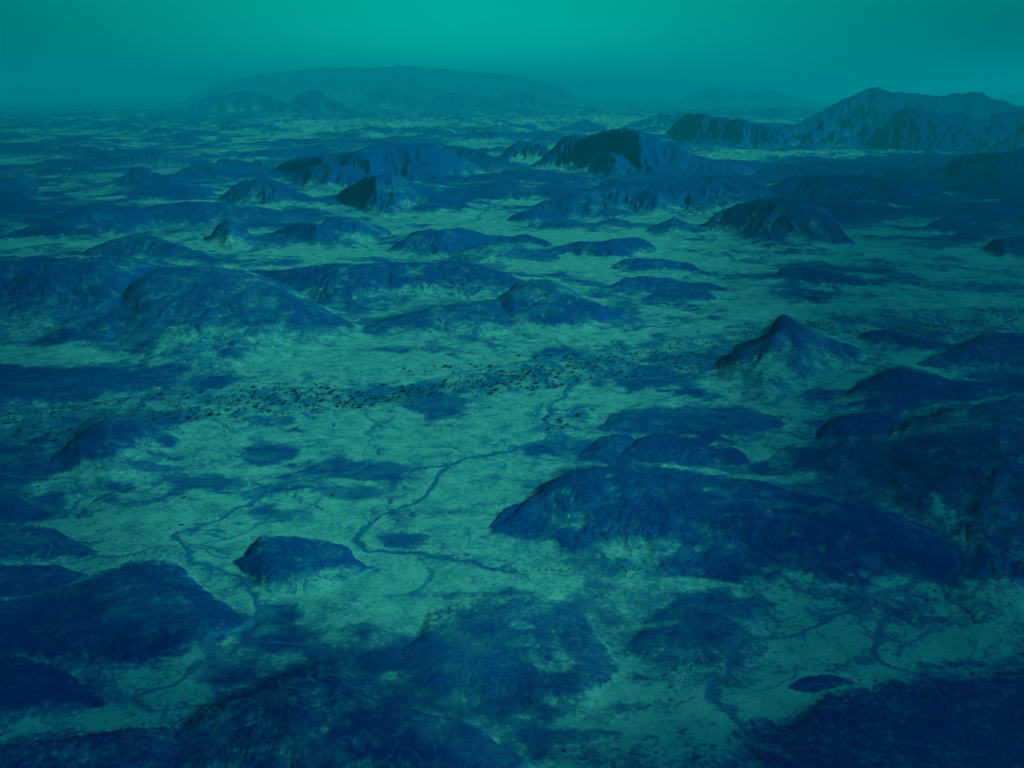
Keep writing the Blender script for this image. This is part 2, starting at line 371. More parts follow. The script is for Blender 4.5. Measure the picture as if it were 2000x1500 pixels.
hill('hill', 'dark streaked hill cut by the right edge, below the tree-dotted riverbed',
     [(1780, 711), (1840, 690), (1880, 675), (1920, 662), (1950, 658), (2000, 662), (2100, 670)], [(1780, 714), (1880, 718), (2000, 718), (2100, 716)], s=0.25, lev=1.05, edge=(0, 0.3))
hill('hill', 'wide black-blue hill with a pointed left end, cut by the right edge',
     [(1625, 778), (1680, 752), (1720, 735), (1755, 727), (1790, 732), (1830, 742), (1880, 752), (1920, 755), (1980, 750), (2100, 735)],
     [(1625, 782), (1720, 797), (1800, 800), (1900, 802), (2100, 795)], s=0.34, lev=1.15, edge=(0, 0.12))
hill('hill', 'steep-sided dark hill on the left, below the riverbed thicket',
     [(128, 872), (165, 848), (185, 832), (200, 826), (225, 824), (260, 826), (290, 838), (320, 850), (362, 866)],
     [(118, 905), (160, 922), (220, 922), (270, 905), (362, 870)], s=0.38, lev=0.95, edge=(0.12, 0.6), rough=1.3)

# foreground
hill('hill', 'very dark low dome at the far side of the giant whaleback hill',
     [(1190, 906), (1220, 880), (1250, 862), (1290, 853), (1350, 851), (1400, 855), (1430, 868), (1468, 898)], [(1190, 908), (1260, 910), (1350, 910), (1468, 902)], s=0.32, lev=1.15, edge=(0, 0.12))
hill('hill', 'small dark hummock touching the left side of the very dark low dome',
     [(1128, 888), (1170, 860), (1205, 851), (1235, 856), (1258, 874)], [(1128, 892), (1185, 904), (1258, 886)], s=0.14, prof='swell', lev=0.95, edge=(0, 0.25))
hill('hill', 'low patchy grey-blue swell above the very dark low dome',
     [(1150, 838), (1210, 806), (1250, 791), (1290, 788), (1330, 795), (1400, 801), (1450, 799), (1535, 822)], [(1150, 840), (1240, 842), (1350, 848), (1450, 852), (1535, 832)], s=0.1, prof='swell', lev=0.72, edge=(0, 0.4), rough=1.4)
hill('hill', 'craggy dark hump with a steep face, below the wide black-blue hill',
     [(1592, 858), (1620, 826), (1650, 818), (1700, 812), (1735, 812), (1758, 828), (1785, 856)], [(1592, 860), (1640, 871), (1700, 866), (1785, 862)], s=0.5, lev=1.1, edge=(0, 0.2), rough=1.8)
hill('hill', 'big dark craggy mountainside filling the right edge in the foreground',
     [(1470, 900), (1560, 880), (1640, 866), (1720, 858), (1780, 838), (1860, 818), (1950, 806), (2080, 790), (2250, 820)],
     [(1470, 905), (1600, 925), (1720, 970), (1820, 1030), (1930, 1100), (2080, 1120), (2250, 1110)], s=0.3, lev=0.8, edge=(0.02, 0.4), rough=2.0)
hill('hill', 'crag', [(1540, 915), (1570, 893), (1590, 889), (1620, 905)], [(1540, 917), (1620, 917)], s=0.5, lev=1.15, rough=2, part_of='prev')
hill('hill', 'crag', [(1650, 920), (1680, 882), (1710, 868), (1740, 885), (1770, 915)], [(1650, 925), (1720, 932), (1770, 922)], s=0.4, lev=1.1, rough=2, part_of='prev')
hill('hill', 'crag', [(1800, 990), (1820, 940), (1850, 930), (1910, 925), (1960, 930), (2000, 1010)], [(1800, 1000), (1900, 1060), (1945, 1098), (2000, 1090)], s=0.7, lev=1.2, rough=2.2, part_of='prev')
hill('hill', 'giant dark whaleback hill with a pointed left end, stretching across the right foreground',
     [(930, 1040), (970, 1005), (1010, 975), (1060, 945), (1110, 930), (1170, 923), (1230, 922), (1300, 934), (1400, 948), (1500, 965), (1600, 985), (1700, 1005), (1790, 1025), (1850, 1035), (1890, 1058), (1920, 1083), (1942, 1108)],
     [(930, 1042), (1050, 1046), (1150, 1072), (1300, 1108), (1450, 1116), (1600, 1124), (1750, 1134), (1850, 1130), (1942, 1110)], s=0.46, lev=1.06, edge=(0.0, 0.12), rough=1.2)
hill('hill', 'dark crag', [(1285, 1070), (1315, 1015), (1345, 985), (1385, 992), (1420, 1020), (1455, 1075)], [(1285, 1092), (1360, 1106), (1455, 1098)], s=0.45, lev=1.1, edge=(0, 0.3), rough=1.8, part_of='prev')
hill('hill', 'dark tip', [(945, 1034), (985, 1000), (1010, 988), (1040, 992), (1075, 1020)], [(945, 1037), (1010, 1040), (1075, 1030)], s=0.35, lev=1.1, edge=(0, 0.2), part_of='prev')
hill('hill', 'small round-nosed dark hump at the right edge, right end of the giant whaleback',
     [(1824, 1140), (1838, 1120), (1868, 1112), (1920, 1111), (2000, 1119), (2090, 1140)], [(1824, 1144), (1850, 1150), (1950, 1154), (2090, 1152)], s=0.35, lev=1.1, edge=(0, 0.3))
hill('hill', 'dark blunt-nosed hill beside the bend of the dry stream, lower left of centre',
     [(440, 1084), (462, 1068), (500, 1062), (540, 1059), (580, 1060), (640, 1068), (690, 1080), (745, 1106)],
     [(440, 1088), (480, 1122), (530, 1140), (580, 1144), (640, 1136), (700, 1124), (745, 1110)], s=0.22, prof='swell', lev=1, edge=(0, 0.3), rough=1.2)
hill('hill', 'big dark flat hill with a rounded right end, left foreground beside the dry stream',
     [(-250, 1200), (-60, 1190), (60, 1175), (150, 1152), (220, 1128), (270, 1112), (330, 1113), (400, 1135), (450, 1150), (490, 1174), (514, 1200)],
     [(-250, 1260), (0, 1272), (120, 1285), (250, 1292), (400, 1262), (460, 1236), (514, 1208)], s=0.13, prof='swell', lev=0.95, edge=(0.02, 0.35), rough=1.4)
hill('hill', 'dark low strip hill at the left edge, behind the big flat foreground hill',
     [(-250, 1120), (-60, 1113), (50, 1110), (120, 1110), (190, 1117), (235, 1128)], [(-250, 1170), (60, 1165), (150, 1150), (235, 1131)], s=0.1, prof='swell', lev=0.95, edge=(0, 0.3))
hill('hill', 'low dark swell at the left edge above the strip hill',
     [(-250, 1040), (-60, 1033), (0, 1030), (80, 1034), (150, 1050), (215, 1075)], [(-250, 1090), (100, 1092), (215, 1082)], s=0.08, prof='swell', lev=0.8, edge=(0, 0.4))
hill('hill', 'dark low rise at the left edge below the steep-sided hill',
     [(-250, 985), (-40, 975), (30, 972), (80, 985), (110, 1000)], [(-250, 1020), (30, 1025), (110, 1008)], s=0.08, prof='swell', lev=0.85, edge=(0, 0.4))
hill('hill', 'dark rounded hill in the bottom foreground, its base below the frame',
     [(300, 1450), (350, 1425), (430, 1395), (490, 1370), (540, 1345), (580, 1330), (620, 1327), (660, 1335), (700, 1355), (760, 1380), (850, 1410), (950, 1440), (1060, 1480)],
     [(300, 1500), (400, 1580), (600, 1680), (800, 1640), (1060, 1500)], s=0.34, lev=0.82, edge=(0.05, 0.6), rough=1.4)
hill('hill', 'crag', [(510, 1430), (540, 1375), (575, 1350), (610, 1355), (645, 1400), (660, 1440)], [(510, 1450), (580, 1470), (660, 1455)], s=0.6, lev=1.15, edge=(0, 0.3), rough=1.8, part_of='prev')
hill('hill', 'dark slope in the bottom left corner',
     [(-250, 1500), (-60, 1475), (50, 1460), (150, 1447), (250, 1437), (330, 1428), (420, 1440)], [(-250, 1650), (100, 1650), (300, 1600), (420, 1470)], s=0.3, lev=0.82, edge=(0, 0.4), rough=1.3)
hill('hill', 'dark swell at the left edge above the bottom left corner',
     [(-250, 1320), (-40, 1300), (40, 1290), (120, 1310), (190, 1345), (260, 1370)], [(-250, 1400), (40, 1405), (150, 1390), (260, 1374)], s=0.08, prof='swell', lev=0.85, edge=(0, 0.5), rough=1.3)
hill('hill', 'rough crag-topped rocky hill in the bottom centre',
     [(760, 1290), (800, 1240), (850, 1205), (920, 1185), (1000, 1172), (1060, 1180), (1120, 1200), (1170, 1230), (1230, 1290)],
     [(760, 1310), (850, 1350), (950, 1372), (1050, 1370), (1150, 1350), (1230, 1306)], s=0.1, prof='swell', lev=0.62, edge=(0, 0.6), rough=2.2)
hill('hill', 'crag', [(918, 1250), (945, 1215), (970, 1198), (1000, 1192), (1030, 1208), (1065, 1245)], [(918, 1256), (990, 1266), (1065, 1256)], s=0.5, lev=1.15, edge=(0, 0.3), rough=2, part_of='prev')
hill('hill', 'crag', [(955, 1338), (985, 1320), (1005, 1321), (1040, 1338)], [(955, 1341), (1000, 1348), (1040, 1342)], s=0.5, lev=1.15, edge=(0, 0.3), rough=2, part_of='prev')
hill('hill', 'low rocky swell right of the rough crag-topped hill',
     [(1220, 1250), (1290, 1200), (1340, 1165), (1400, 1158), (1450, 1180), (1500, 1225), (1530, 1260)], [(1220, 1270), (1320, 1310), (1430, 1300), (1530, 1266)], s=0.08, prof='swell', lev=0.62, edge=(0, 0.7), rough=1.8)
hill('hill', 'black-blue slope filling the bottom right corner',
     [(1405, 1392), (1440, 1376), (1500, 1373), (1580, 1374), (1660, 1366), (1750, 1352), (1850, 1342), (1950, 1336), (2080, 1320), (2300, 1330)],
     [(1405, 1398), (1450, 1450), (1520, 1540), (1650, 1650), (2080, 1700), (2300, 1650)], s=0.1, prof='swell', lev=0.9, edge=(0, 0.4), rough=1.2)
hill('hill', 'small dark lens hillock on the pale flat of the lower right',
     [(1525, 1338), (1580, 1325), (1620, 1321), (1672, 1333)], [(1525, 1341), (1590, 1352), (1672, 1338)], s=0.12, prof='swell', lev=1.05, edge=(0, 0.3))
hill('hill', 'small dark hummock on the pale flat at the lower right edge',
     [(1770, 1217), (1800, 1206), (1860, 1211), (1895, 1222)], [(1770, 1220), (1810, 1232), (1895, 1226)], s=0.12, prof='swell', lev=1.05, edge=(0, 0.3))

OWN = []                          # object records: (name, label)
for i, hd in enumerate(HILLS):
    if hd['part_of'] == 'prev':
        hd['own'] = len(OWN) - 1
    else:
        hd['own'] = len(OWN); OWN.append((hd['name'], hd['label']))

SK = 1.5


def SLOPE(y):
    return float(np.interp(y, [300, 450, 700, 1000], [0.72, 0.8, 0.68, 0.38]))


for hi, hd in enumerate(HILLS):
    c = np.array(hd['crest'], float); f = np.array(hd['foot'], float)
    wd_ = c[-1, 0] - c[0, 0]
    for e_, sg in ((0, -1), (-1, 1)):
        fy = np.interp(c[e_, 0], f[:, 0], f[:, 1])
        if fy - c[e_, 1] > 3 + 0.004 * wd_:
            p_ = [[c[e_, 0] + sg * min(0.16 * wd_, 1.6 * (fy - c[e_, 1]) + 6), fy + 1]]
            c = np.vstack([p_, c] if e_ == 0 else [c, p_])
    ac, tc = ray(c[:, 0], c[:, 1]); af, tf = ray(f[:, 0], f[:, 1])
    a0, a1 = ac[0], ac[-1]
    pad = (a1 - a0) * 0.22
    j0, j1 = np.searchsorted(AA, [a0 - pad, a1 + pad])
    if j1 - j0 < 3:
        continue
    ag = np.linspace(a0 - pad, a1 + pad, 400)
    t_c = np.interp(ag, ac, tc); t_f = np.interp(ag, af, tf)
    ker = np.hanning(9); ker /= ker.sum()
    t_c = np.convolve(np.pad(t_c, 4, mode='edge'), ker, 'valid')
    t_c = t_c + fbm(ag * FPX / 22 + hi * 7.7, ag * 0 + hi, 4, 350) * (0.9 + 0.012 * np.ptp(c[:, 1])) * 1.3 / FPX
    s = hd['s'] * SLOPE(c[:, 1].mean()) * (0.6 if hd['part_of'] else 1.0)
    r_f = H / t_f
    z = (H - r_f * t_c) / (1 + t_c / s)
    q = np.clip(np.minimum(ag - a0, a1 - ag) / ((a1 - a0) * (0.10 if c[:, 1].mean() < 900 else 0.22)), 0, 1)
    z = np.clip(z, 0, None) * q * (2 - q)
    swl = hd['prof'] == 'swell'
    if swl:
        tc2 = np.maximum(t_c, 0.02)
        half = np.maximum((H / tc2 - r_f) * 0.5, 0) * q
        z = hd['s'] * half * 0.5 + hd['s'] * 0.5 * np.max(half) * (half / max(np.max(half), 1e-3)) ** 1.1
    zmax = z.max()
    kw = np.hanning(71); kw /= kw.sum()
    zwide = np.convolve(np.pad(z, 35, mode='edge'), kw, 'valid')
    run = np.maximum(z / s, 0.02 * zmax / s + 1e-3)
    r_c = r_f + z / s
    sb = np.maximum(s * 1.0, 0.9 * np.clip(t_c, 0, None))
    if swl:
        r_c = r_f + half; run = np.maximum(half, 1e-2)
    rmid = float(np.mean(r_c[q > 0.3])) if (q > 0.3).any() else float(r_c.mean())
    if swl:
        sb = np.maximum(z, 1e-3) / run
        s = float(zmax / run.max())
    rlo = (r_f - run).min() * 0.985 - zmax; rhi = (r_c + 1.6 * z / sb).max() * 1.03 + zmax
    i0, i1 = np.searchsorted(RR, [rlo, rhi])
    i0 = max(i0 - 1, 0); i1 = min(i1 + 1, NR)
    rr = R2[i0:i1, j0:j1]; aa = A2[i0:i1, j0:j1]
    xx = X2[i0:i1, j0:j1]; yy = Y2[i0:i1, j0:j1]
    L = max(zmax, 3.0)
    rough = hd['rough'] if rmid > 1700 else min(hd['rough'], 1.15)
    near_soft = float(np.interp(rmid, [900, 2500, 6000], [0.4, 0.7, 1.15]))
    depth = min(zmax / s, 3.2 * zmax)
    # irregular outline
    w1 = fbm(xx / (L * 2.6), yy / (L * 2.6), 3, 40 + hi)
    w2 = fbm(xx / (L * 2.6) + 50, yy / (L * 2.6), 3, 60 + hi)
    ra = rr + w1 * depth * 0.22 * rough ** 0.5
    al = aa + w2 * depth * 0.10 * rough ** 0.5 / rmid
    z_ = np.maximum(z, 0.22 * zwide)
    zc = np.interp(al, ag, z_); rc = np.interp(al, ag, r_c); rn = np.interp(al, ag, run)
    bk = np.maximum(zc / np.interp(al, ag, sb), 1e-3)
    crest_w = 0.9 * min((rmid * rmid + H * H) / (H * FPX * 0.512) * 0.85, 0.0068 * rmid)
    front = np.clip(rc - ra - crest_w * 0.5, 0, None) / rn
    back = np.clip(ra - rc - crest_w, 0, None) / bk
    qq = np.where(ra < rc, front, back)
    rq = float(np.interp(rmid, [800, 2500, 8000], [0.30, 0.16, 0.04]))
    qq = np.clip(np.sqrt(qq * qq + rq * rq) - rq, 0, 1.7)
    u = np.clip(1 - qq / SK, 0, 1)
    if swl:
        P = np.clip(1 - (qq / 1.18) ** 2, 0, 1) ** 1.5
    elif hd['prof'] == 'dome':
        P = 0.8 * u ** 1.9 + 0.2 * u * u * (3 - 2 * u)
    elif hd['prof'] == 'cone':
        P = 0.35 * u + 0.65 * u ** 2.4
    else:
        m = sstep(0.0, 0.5, qq)
        P = 0.40 * u ** 1.4 + 0.60 * (1 - m)
        P = np.where(qq >= SK, 0, P * sstep(SK, SK * 0.8, qq))
    # gullies running down the slopes and knobbly relief
    lat = al * rmid
    g = ridged(lat / (L * 0.95) + w1 * 0.8 + w2 * 0.5, rr / (L * 2.4) + hi * 3.1 + w2 * 0.6, 4, 80 + hi)
    flank = np.clip(P * (1 - P) * 4, 0, 1)
    rel = fbm(xx / (L * 0.55), yy / (L * 0.55), 4, 100 + hi)
    hgt = zc * P + zc * flank * (g - 0.72) * (0.34 if hd['name'] != 'hill' else 0.2) * rough * near_soft + zc * np.sqrt(np.clip(P, 0, 1)) * rel * 0.10 * rough * near_soft * (1 - 0.7 * P)
    hgt = np.clip(hgt, 0, None)
    edge_a = sstep(0, 0.18, np.minimum(al - a0, a1 - al) / (a1 - a0))
    if hd['part_of']:
        hgt = hgt * edge_a
    base = height[i0:i1, j0:j1]
    k = 0.12 * zmax + 0.8
    d = np.clip(k - np.abs(base - hgt), 0, None) / k
    hnew = np.maximum(base, hgt) + d * d * k * 0.25 * sstep(0, 0.15, np.minimum(base, hgt) / k)
    height[i0:i1, j0:j1] = hnew
    # ownership and rock cover
    rel_h = hgt / max(zmax, 0.1)
    loc = hgt / np.maximum(zc, 0.25 * zmax + 1e-3)
    e0, e1 = hd['edge']
    lc = loc + 0.16 * w1 + 0.12 * (g - 0.72) + 0.10 * rel
    cover = hd['lev'] * sstep(0.04 + 0.5 * e0, 0.20 + 0.8 * e1, lc) * (0.62 + 0.38 * sstep(0.05, 0.6, lc))
    cover = np.where(zc > 0.01 * zmax, cover, 0)
    cover *= 0.93 + 0.3 * (g - 0.7) + rel * 0.45 + w1 * 0.35
    rk = rock[i0:i1, j0:j1]
    inside = hgt >= base - 0.3 * k
    rock[i0:i1, j0:j1] = np.where(inside, np.maximum(rk * np.where(loc > 0.15, 0.35, 1.0), cover), np.maximum(rk, cover * 0.6))
    # gravel fans spreading from the foot
    zw = np.interp(al, ag, zwide)
    fan = sstep(0.05, 0.55, zw / max(zmax, 0.1)) * np.where(ra < rc, 1 - sstep(0.85, 1.9, (rc - ra) / np.maximum(zw / s, 1e-3)), 1 - sstep(0.8, 1.5, (ra - rc) / np.maximum(zw / s, 1e-3)))
    fan = fan * (0.34 + 0.45 * w1 + 0.3 * (g - 0.7)) * min(hd['lev'], 1.0) * hd.get('fan', 1.0)
    rock[i0:i1, j0:j1] = np.maximum(rock[i0:i1, j0:j1], np.clip(fan, 0, 0.6))
    ow = owner[i0:i1, j0:j1]; bb = best[i0:i1, j0:j1]
    take = (rel_h > 0.07) & (hgt > bb) & (P > 0.05)
    ow[take] = hd['own']; bb[take] = hgt[take]

height += swell * (1 - 0.6 * sstep(2, 30, height))

# ------------------------------------------------------------------ running water: branching gullies that follow the slope
def gully_noise(px, py, dx, dy, seed):
    ix = np.floor(px).astype(np.int32); iy = np.floor(py).astype(np.int32)
    cs = np.zeros_like(px); sn = np.zeros_like(px); ws = np.full_like(px, 1e-6)
    for ox in (-1, 0, 1):
        for oy in (-1, 0, 1):
            k = _perm[(_perm[(ix + ox + seed * 29) & 511] + iy + oy) & 511] & 511
            vx = px - (ix + ox + 0.5 + 0.42 * _gx[k]).astype(np.float32)
            vy = py - (iy + oy + 0.5 + 0.42 * _gy[k]).astype(np.float32)
            w = np.clip(1 - (vx * vx + vy * vy) / 1.7, 0, 1); w = w * w
            ph = (vx * dx + vy * dy) * np.float32(6.28318)
            cs += w * np.cos(ph); sn += w * np.sin(ph); ws += w
    return cs / ws, sn / ws


def erode(r0, r1, lam, octaves, amp, seed):
    i0, i1 = np.searchsorted(RR, [r0, r1])
    h = height[i0:i1]; r = R2[i0:i1]; a = A2[i0:i1]
    hr = np.gradient(h, RR[i0:i1], axis=0); ha = np.gradient(h, AA, axis=1) / r
    sa, ca = np.sin(a), np.cos(a)
    gx = (hr * sa + ha * ca).astype(np.float32); gy = (hr * ca - ha * sa).astype(np.float32)
    x = X2[i0:i1].astype(np.float32); y = Y2[i0:i1].astype(np.float32)
    dh = np.zeros_like(x); M = np.zeros_like(x); L = lam; tot = 0.0; wgt = 1.0
    for o in range(octaves):
        sl = np.sqrt(gx * gx + gy * gy) + 1e-5
        sx, sy = -gy / sl, gx / sl
        c, sn = gully_noise(x / L, y / L, sx, sy, seed + o)
        A = amp * L * np.clip(sl, 0.01, 0.45)
        dh += c * A
        t = -sn * A * (6.28318 / L) * 0.7
        gx = gx + t * sx; gy = gy + t * sy
        M += c * wgt; tot += wgt; wgt *= 0.75; L *= 0.5
    fade = sstep(r0, r0 * 1.18, r) * (1 - sstep(r1 * 0.85, r1, r))
    return i0, i1, dh * fade, M / tot * fade


flow = np.zeros_like(height)
wet = np.zeros_like(height)
for (r0, r1, lam, oc, amp, sd) in ((330 / 1.2, 2300, 96, 4, 0.012, 5), (1900, 6500, 220, 3, 0.03, 15), (5400, 60000, 620, 3, 0.06, 25)):
    i0, i1, dh, M = erode(r0, r1, lam, oc, amp, sd)
    wet[i0:i1] += dh; flow[i0:i1] += M
height += wet
hillness = sstep(2, 14, height - swell)

# ------------------------------------------------------------------ washes, rocky flats, riverbed (ground cover, in metres on the ground)
PX2 = Y2 * cp_ + (H - 0) * sp_                      # depth and picture position of flat ground, used once to lay out cover
GX = X2 / PX2 * FPX + 1000
GY = 750 + (H * cp_ - Y2 * sp_) / PX2 * FPX
wash = np.zeros_like(height)
wx = fbm(X2 / 60, Y2 / 60, 3, 201); wy = fbm(X2 / 60, Y2 / 60, 3, 211)
XW = X2 + wx * 16; YW = Y2 + wy * 26
wob_w = 0.72 + 0.9 * np.abs(fbm(X2 / 34, Y2 / 40, 3, 331)) + 0.35 * flow


def polyline(pts, width, depth=0.0, strength=1.0, soft=0.85):
    """a dry stream: its distance on the ground in metres"""
    p = np.array(pts, float)
    gx, gy = ground_xy(p[:, 0], p[:, 1])
    for k in range(len(p) - 1):
        ax, ay, bx, by = gx[k], gy[k], gx[k + 1], gy[k + 1]
        m = width * 2.5 + 40
        rlo = max(min(math.hypot(ax, ay), math.hypot(bx, by)) - m, 0); rhi = max(math.hypot(ax, ay), math.hypot(bx, by)) + m
        alo = min(math.atan2(ax, ay), math.atan2(bx, by)) - m / rlo; ahi = max(math.atan2(ax, ay), math.atan2(bx, by)) + m / rlo
        i0, i1 = np.searchsorted(RR, [rlo, rhi]); j0, j1 = np.searchsorted(AA, [alo, ahi])
        if i1 <= i0 or j1 <= j0:
            continue
        x = XW[i0:i1, j0:j1]; y = YW[i0:i1, j0:j1]
        dx, dy = bx - ax, by - ay
        t = np.clip(((x - ax) * dx + (y - ay) * dy) / (dx * dx + dy * dy + 1e-6), 0, 1)
        d = np.hypot(x - ax - t * dx, y - ay - t * dy) * wob_w[i0:i1, j0:j1]
        m_ = strength * (1 - sstep(width * (1 - soft), width * (1 + soft), d))
        wash[i0:i1, j0:j1] = np.maximum(wash[i0:i1, j0:j1], m_)
        if depth:
            height[i0:i1, j0:j1] -= depth * m_ * 0.5


STREAMS = [
    ([(1130, 735), (1105, 765), (1080, 795), (1066, 820), (1082, 842), (1060, 864), (1000, 880), (940, 890), (885, 905), (852, 930), (842, 955), (800, 985), (740, 1005), (702, 1030), (694, 1055), (720, 1074), (790, 1080), (880, 1088), (920, 1102), (980, 1119)], 3.6, 0.85),
    ([(980, 1119), (1060, 1115), (1150, 1117), (1250, 1124), (1330, 1118)], 2.4, 0.4),
    ([(1075, 800), (1110, 800), (1135, 790), (1120, 805), (1090, 815)], 5, 0.7),
    ([(1085, 845), (1100, 850), (1075, 862)], 7, 0.8),
    ([(880, 905), (800, 920), (720, 912), (640, 932), (560, 948), (510, 965), (500, 985), (430, 1015), (365, 1030), (338, 1042), (332, 1056), (360, 1070), (366, 1095), (400, 1112), (470, 1136), (506, 1152), (516, 1190), (503, 1222), (440, 1248), (400, 1290), (330, 1325), (265, 1352), (290, 1390)], 3.2, 0.85),
    ([(330, 1050), (380, 1068), (440, 1080)], 2.5, 0.6),
    ([(0, 928), (50, 930), (110, 935), (150, 950), (176, 975), (120, 1000), (50, 1035), (-20, 1042)], 3.0, 0.7),
    ([(-20, 1100), (100, 1096), (250, 1085), (340, 1072)], 2.2, 0.7),
    ([(1840, 1155), (1870, 1175), (1900, 1210), (1906, 1225), (1960, 1216)], 2.0, 0.8),
    ([(1690, 1182), (1715, 1196), (1728, 1210), (1716, 1238), (1708, 1270), (1716, 1292), (1750, 1310), (1800, 1325), (1860, 1332), (1930, 1318), (2010, 1330)], 2.6, 0.95),
    ([(1716, 1238), (1745, 1236), (1764, 1255), (1750, 1268)], 1.3, 0.7),
    ([(1800, 1145), (1700, 1180), (1600, 1212), (1530, 1238), (1450, 1250), (1442, 1290), (1412, 1335), (1395, 1362), (1420, 1385), (1450, 1430), (1490, 1462), (1535, 1480)], 3.0, 0.9),
    ([(1565, 1230), (1570, 1245), (1575, 1258)], 1.0, 0.7),
    ([(1300, 488), (1450, 500), (1560, 511), (1600, 525), (1700, 540), (1850, 552), (2050, 546)], 5, 0.7),
    ([(1590, 555), (1700, 565), (1790, 575), (1830, 590), (1900, 606)], 4.5, 0.55),
    ([(1300, 440), (1200, 462), (1290, 482), (1420, 470)], 5, 0.4),
    ([(690, 430), (800, 435), (880, 441), (930, 430), (960, 405), (990, 395), (1000, 380)], 8, 0.6),
    ([(880, 441), (940, 458), (1100, 440), (1180, 443), (1230, 462), (1320, 478)], 7, 0.55),
    ([(1005, 868), (1003, 884), (1050, 899), (1130, 901), (1200, 915)], 2.2, 0.6),
    ([(720, 785), (712, 805), (735, 825), (712, 850)], 4, 0.6),
    ([(1380, 722), (1320, 731), (1250, 738), (1190, 736), (1140, 742)], 4.0, 0.9),
    ([(1300, 733), (1345, 742), (1370, 752)], 2.4, 0.7),
    ([(1510, 790), (1530, 770), (1525, 762)], 7, 0.55),
    ([(1515, 790), (1570, 795), (1620, 806), (1690, 812)], 2.4, 0.7),
    ([(1650, 730), (1560, 775), (1500, 760), (1400, 745), (1370, 752)], 2.4, 0.55),
    ([(1690, 700), (1740, 705), (1755, 725)], 3, 0.6),
    ([(1760, 690), (1850, 712), (1880, 722), (1868, 735), (1876, 752)], 3, 0.7),
    ([(1850, 640), (1870, 655), (1885, 662), (1860, 672)], 3.5, 0.6),
    ([(640, 650), (750, 690), (900, 672), (1000, 660)], 5, 0.25),
    ([(800, 870), (860, 874), (940, 888)], 2.4, 0.6),
    ([(940, 888), (965, 900), (978, 915)], 2.2, 0.6),
    ([(830, 1108), (842, 1135), (810, 1160), (750, 1170)], 2.4, 0.6),
    ([(505, 1235), (600, 1240), (650, 1262), (690, 1300), (740, 1320)], 2.6, 0.6),
    ([(980, 1120), (1040, 1140), (1085, 1155)], 2.0, 0.6),
    ([(400, 820), (440, 832), (520, 868), (640, 862), (690, 858)], 4, 0.55),
    ([(480, 838), (500, 820), (560, 812)], 4, 0.6),
    ([(-20, 1400), (60, 1392), (150, 1402), (240, 1380), (300, 1330)], 2.0, 0.55),
    ([(240, 1345), (270, 1365), (285, 1385), (330, 1395), (450, 1375), (520, 1345)], 2.0, 0.8),
]
_sr = random.Random(41)
TRIBS = []
for pts, wd, st in STREAMS[:14] + STREAMS[18:22] + STREAMS[29:]:
    for (x, y) in pts[1::2]:
        if _sr.random() < 0.25:
            continue
        ang = _sr.uniform(0, 6.283); px_, py_ = x, y; line = [(x, y)]
        for k in range(_sr.randint(5, 10)):
            ang += _sr.uniform(-0.55, 0.55)
            st_ = _sr.uniform(14, 30)
            px_ += math.cos(ang) * st_; py_ += math.sin(ang) * st_ * 0.42
            line.append((px_, py_))
        TRIBS.append((line, _sr.uniform(0.9, 1.7), _sr.uniform(0.45, 0.75)))
for k in range(34):                                  # long thin washes of the open plain
    x, y = _sr.uniform(-50, 1900), _sr.choice((_sr.uniform(420, 520), _sr.uniform(560, 720), _sr.uniform(780, 1000)))
    ang = _sr.uniform(-0.5, 0.5); line = [(x, y)]
    for q in range(_sr.randint(6, 12)):
        ang = ang * 0.8 + _sr.uniform(-0.45, 0.45)
        x += math.cos(ang) * 34; y += math.sin(ang) * 34 * 0.3
        line.append((x, y))
    TRIBS.append((line, _sr.uniform(1.4, 3.0), _sr.uniform(0.35, 0.6)))
for pts, wd, st in TRIBS:
    polyline(pts, wd, 0.4, st)
for pts, wd, st in STREAMS:
    polyline(pts, wd * 3.0, 0.0, st * 0.36)
    polyline(pts, wd * 0.85, 0.9, min(st * 1.1, 1))

# river: the tree-dotted band, upper and lower bank
RB = np.array([(-300, 838, 915), (0, 800, 868), (150, 782, 845), (330, 763, 824), (460, 757, 818), (560, 754, 802), (700, 757, 792), (800, 748, 785), (900, 726, 776), (1000, 704, 769), (1070, 692, 762), (1130, 680, 745),
               (1250, 662, 735), (1380, 648, 722), (1450, 642, 700), (1560, 632, 660), (1620, 618, 650), (1700, 607, 652), (1850, 600, 650), (2000, 600, 642), (2300, 600, 640)], float)


def in_river(x, y):
    up = np.interp(x, RB[:, 0], RB[:, 1]); lo = np.interp(x, RB[:, 0], RB[:, 2])
    return (y - up) / (lo - up)


GXW = GX + wx * 10; GYW = GY + wy * 5
rv = in_river(GXW, GYW)
river = sstep(-0.05, 0.10, rv) * (1 - sstep(0.90, 1.05, rv))
braid = ridged(X2 / 60 + 3, Y2 / 150, 3, 231)
river_tone = river * (0.38 + 0.55 * sstep(0.56, 0.86, braid))
river_tone = np.maximum(river_tone, 0.75 * river * (sstep(-0.05, 0.06, rv) * (1 - sstep(0.08, 0.2, rv))))
wash = np.maximum(wash, river_tone * np.where(GX < 700, 0.75 + 0.25 * sstep(700, 300, GX), 0.85))
height -= river * 1.2

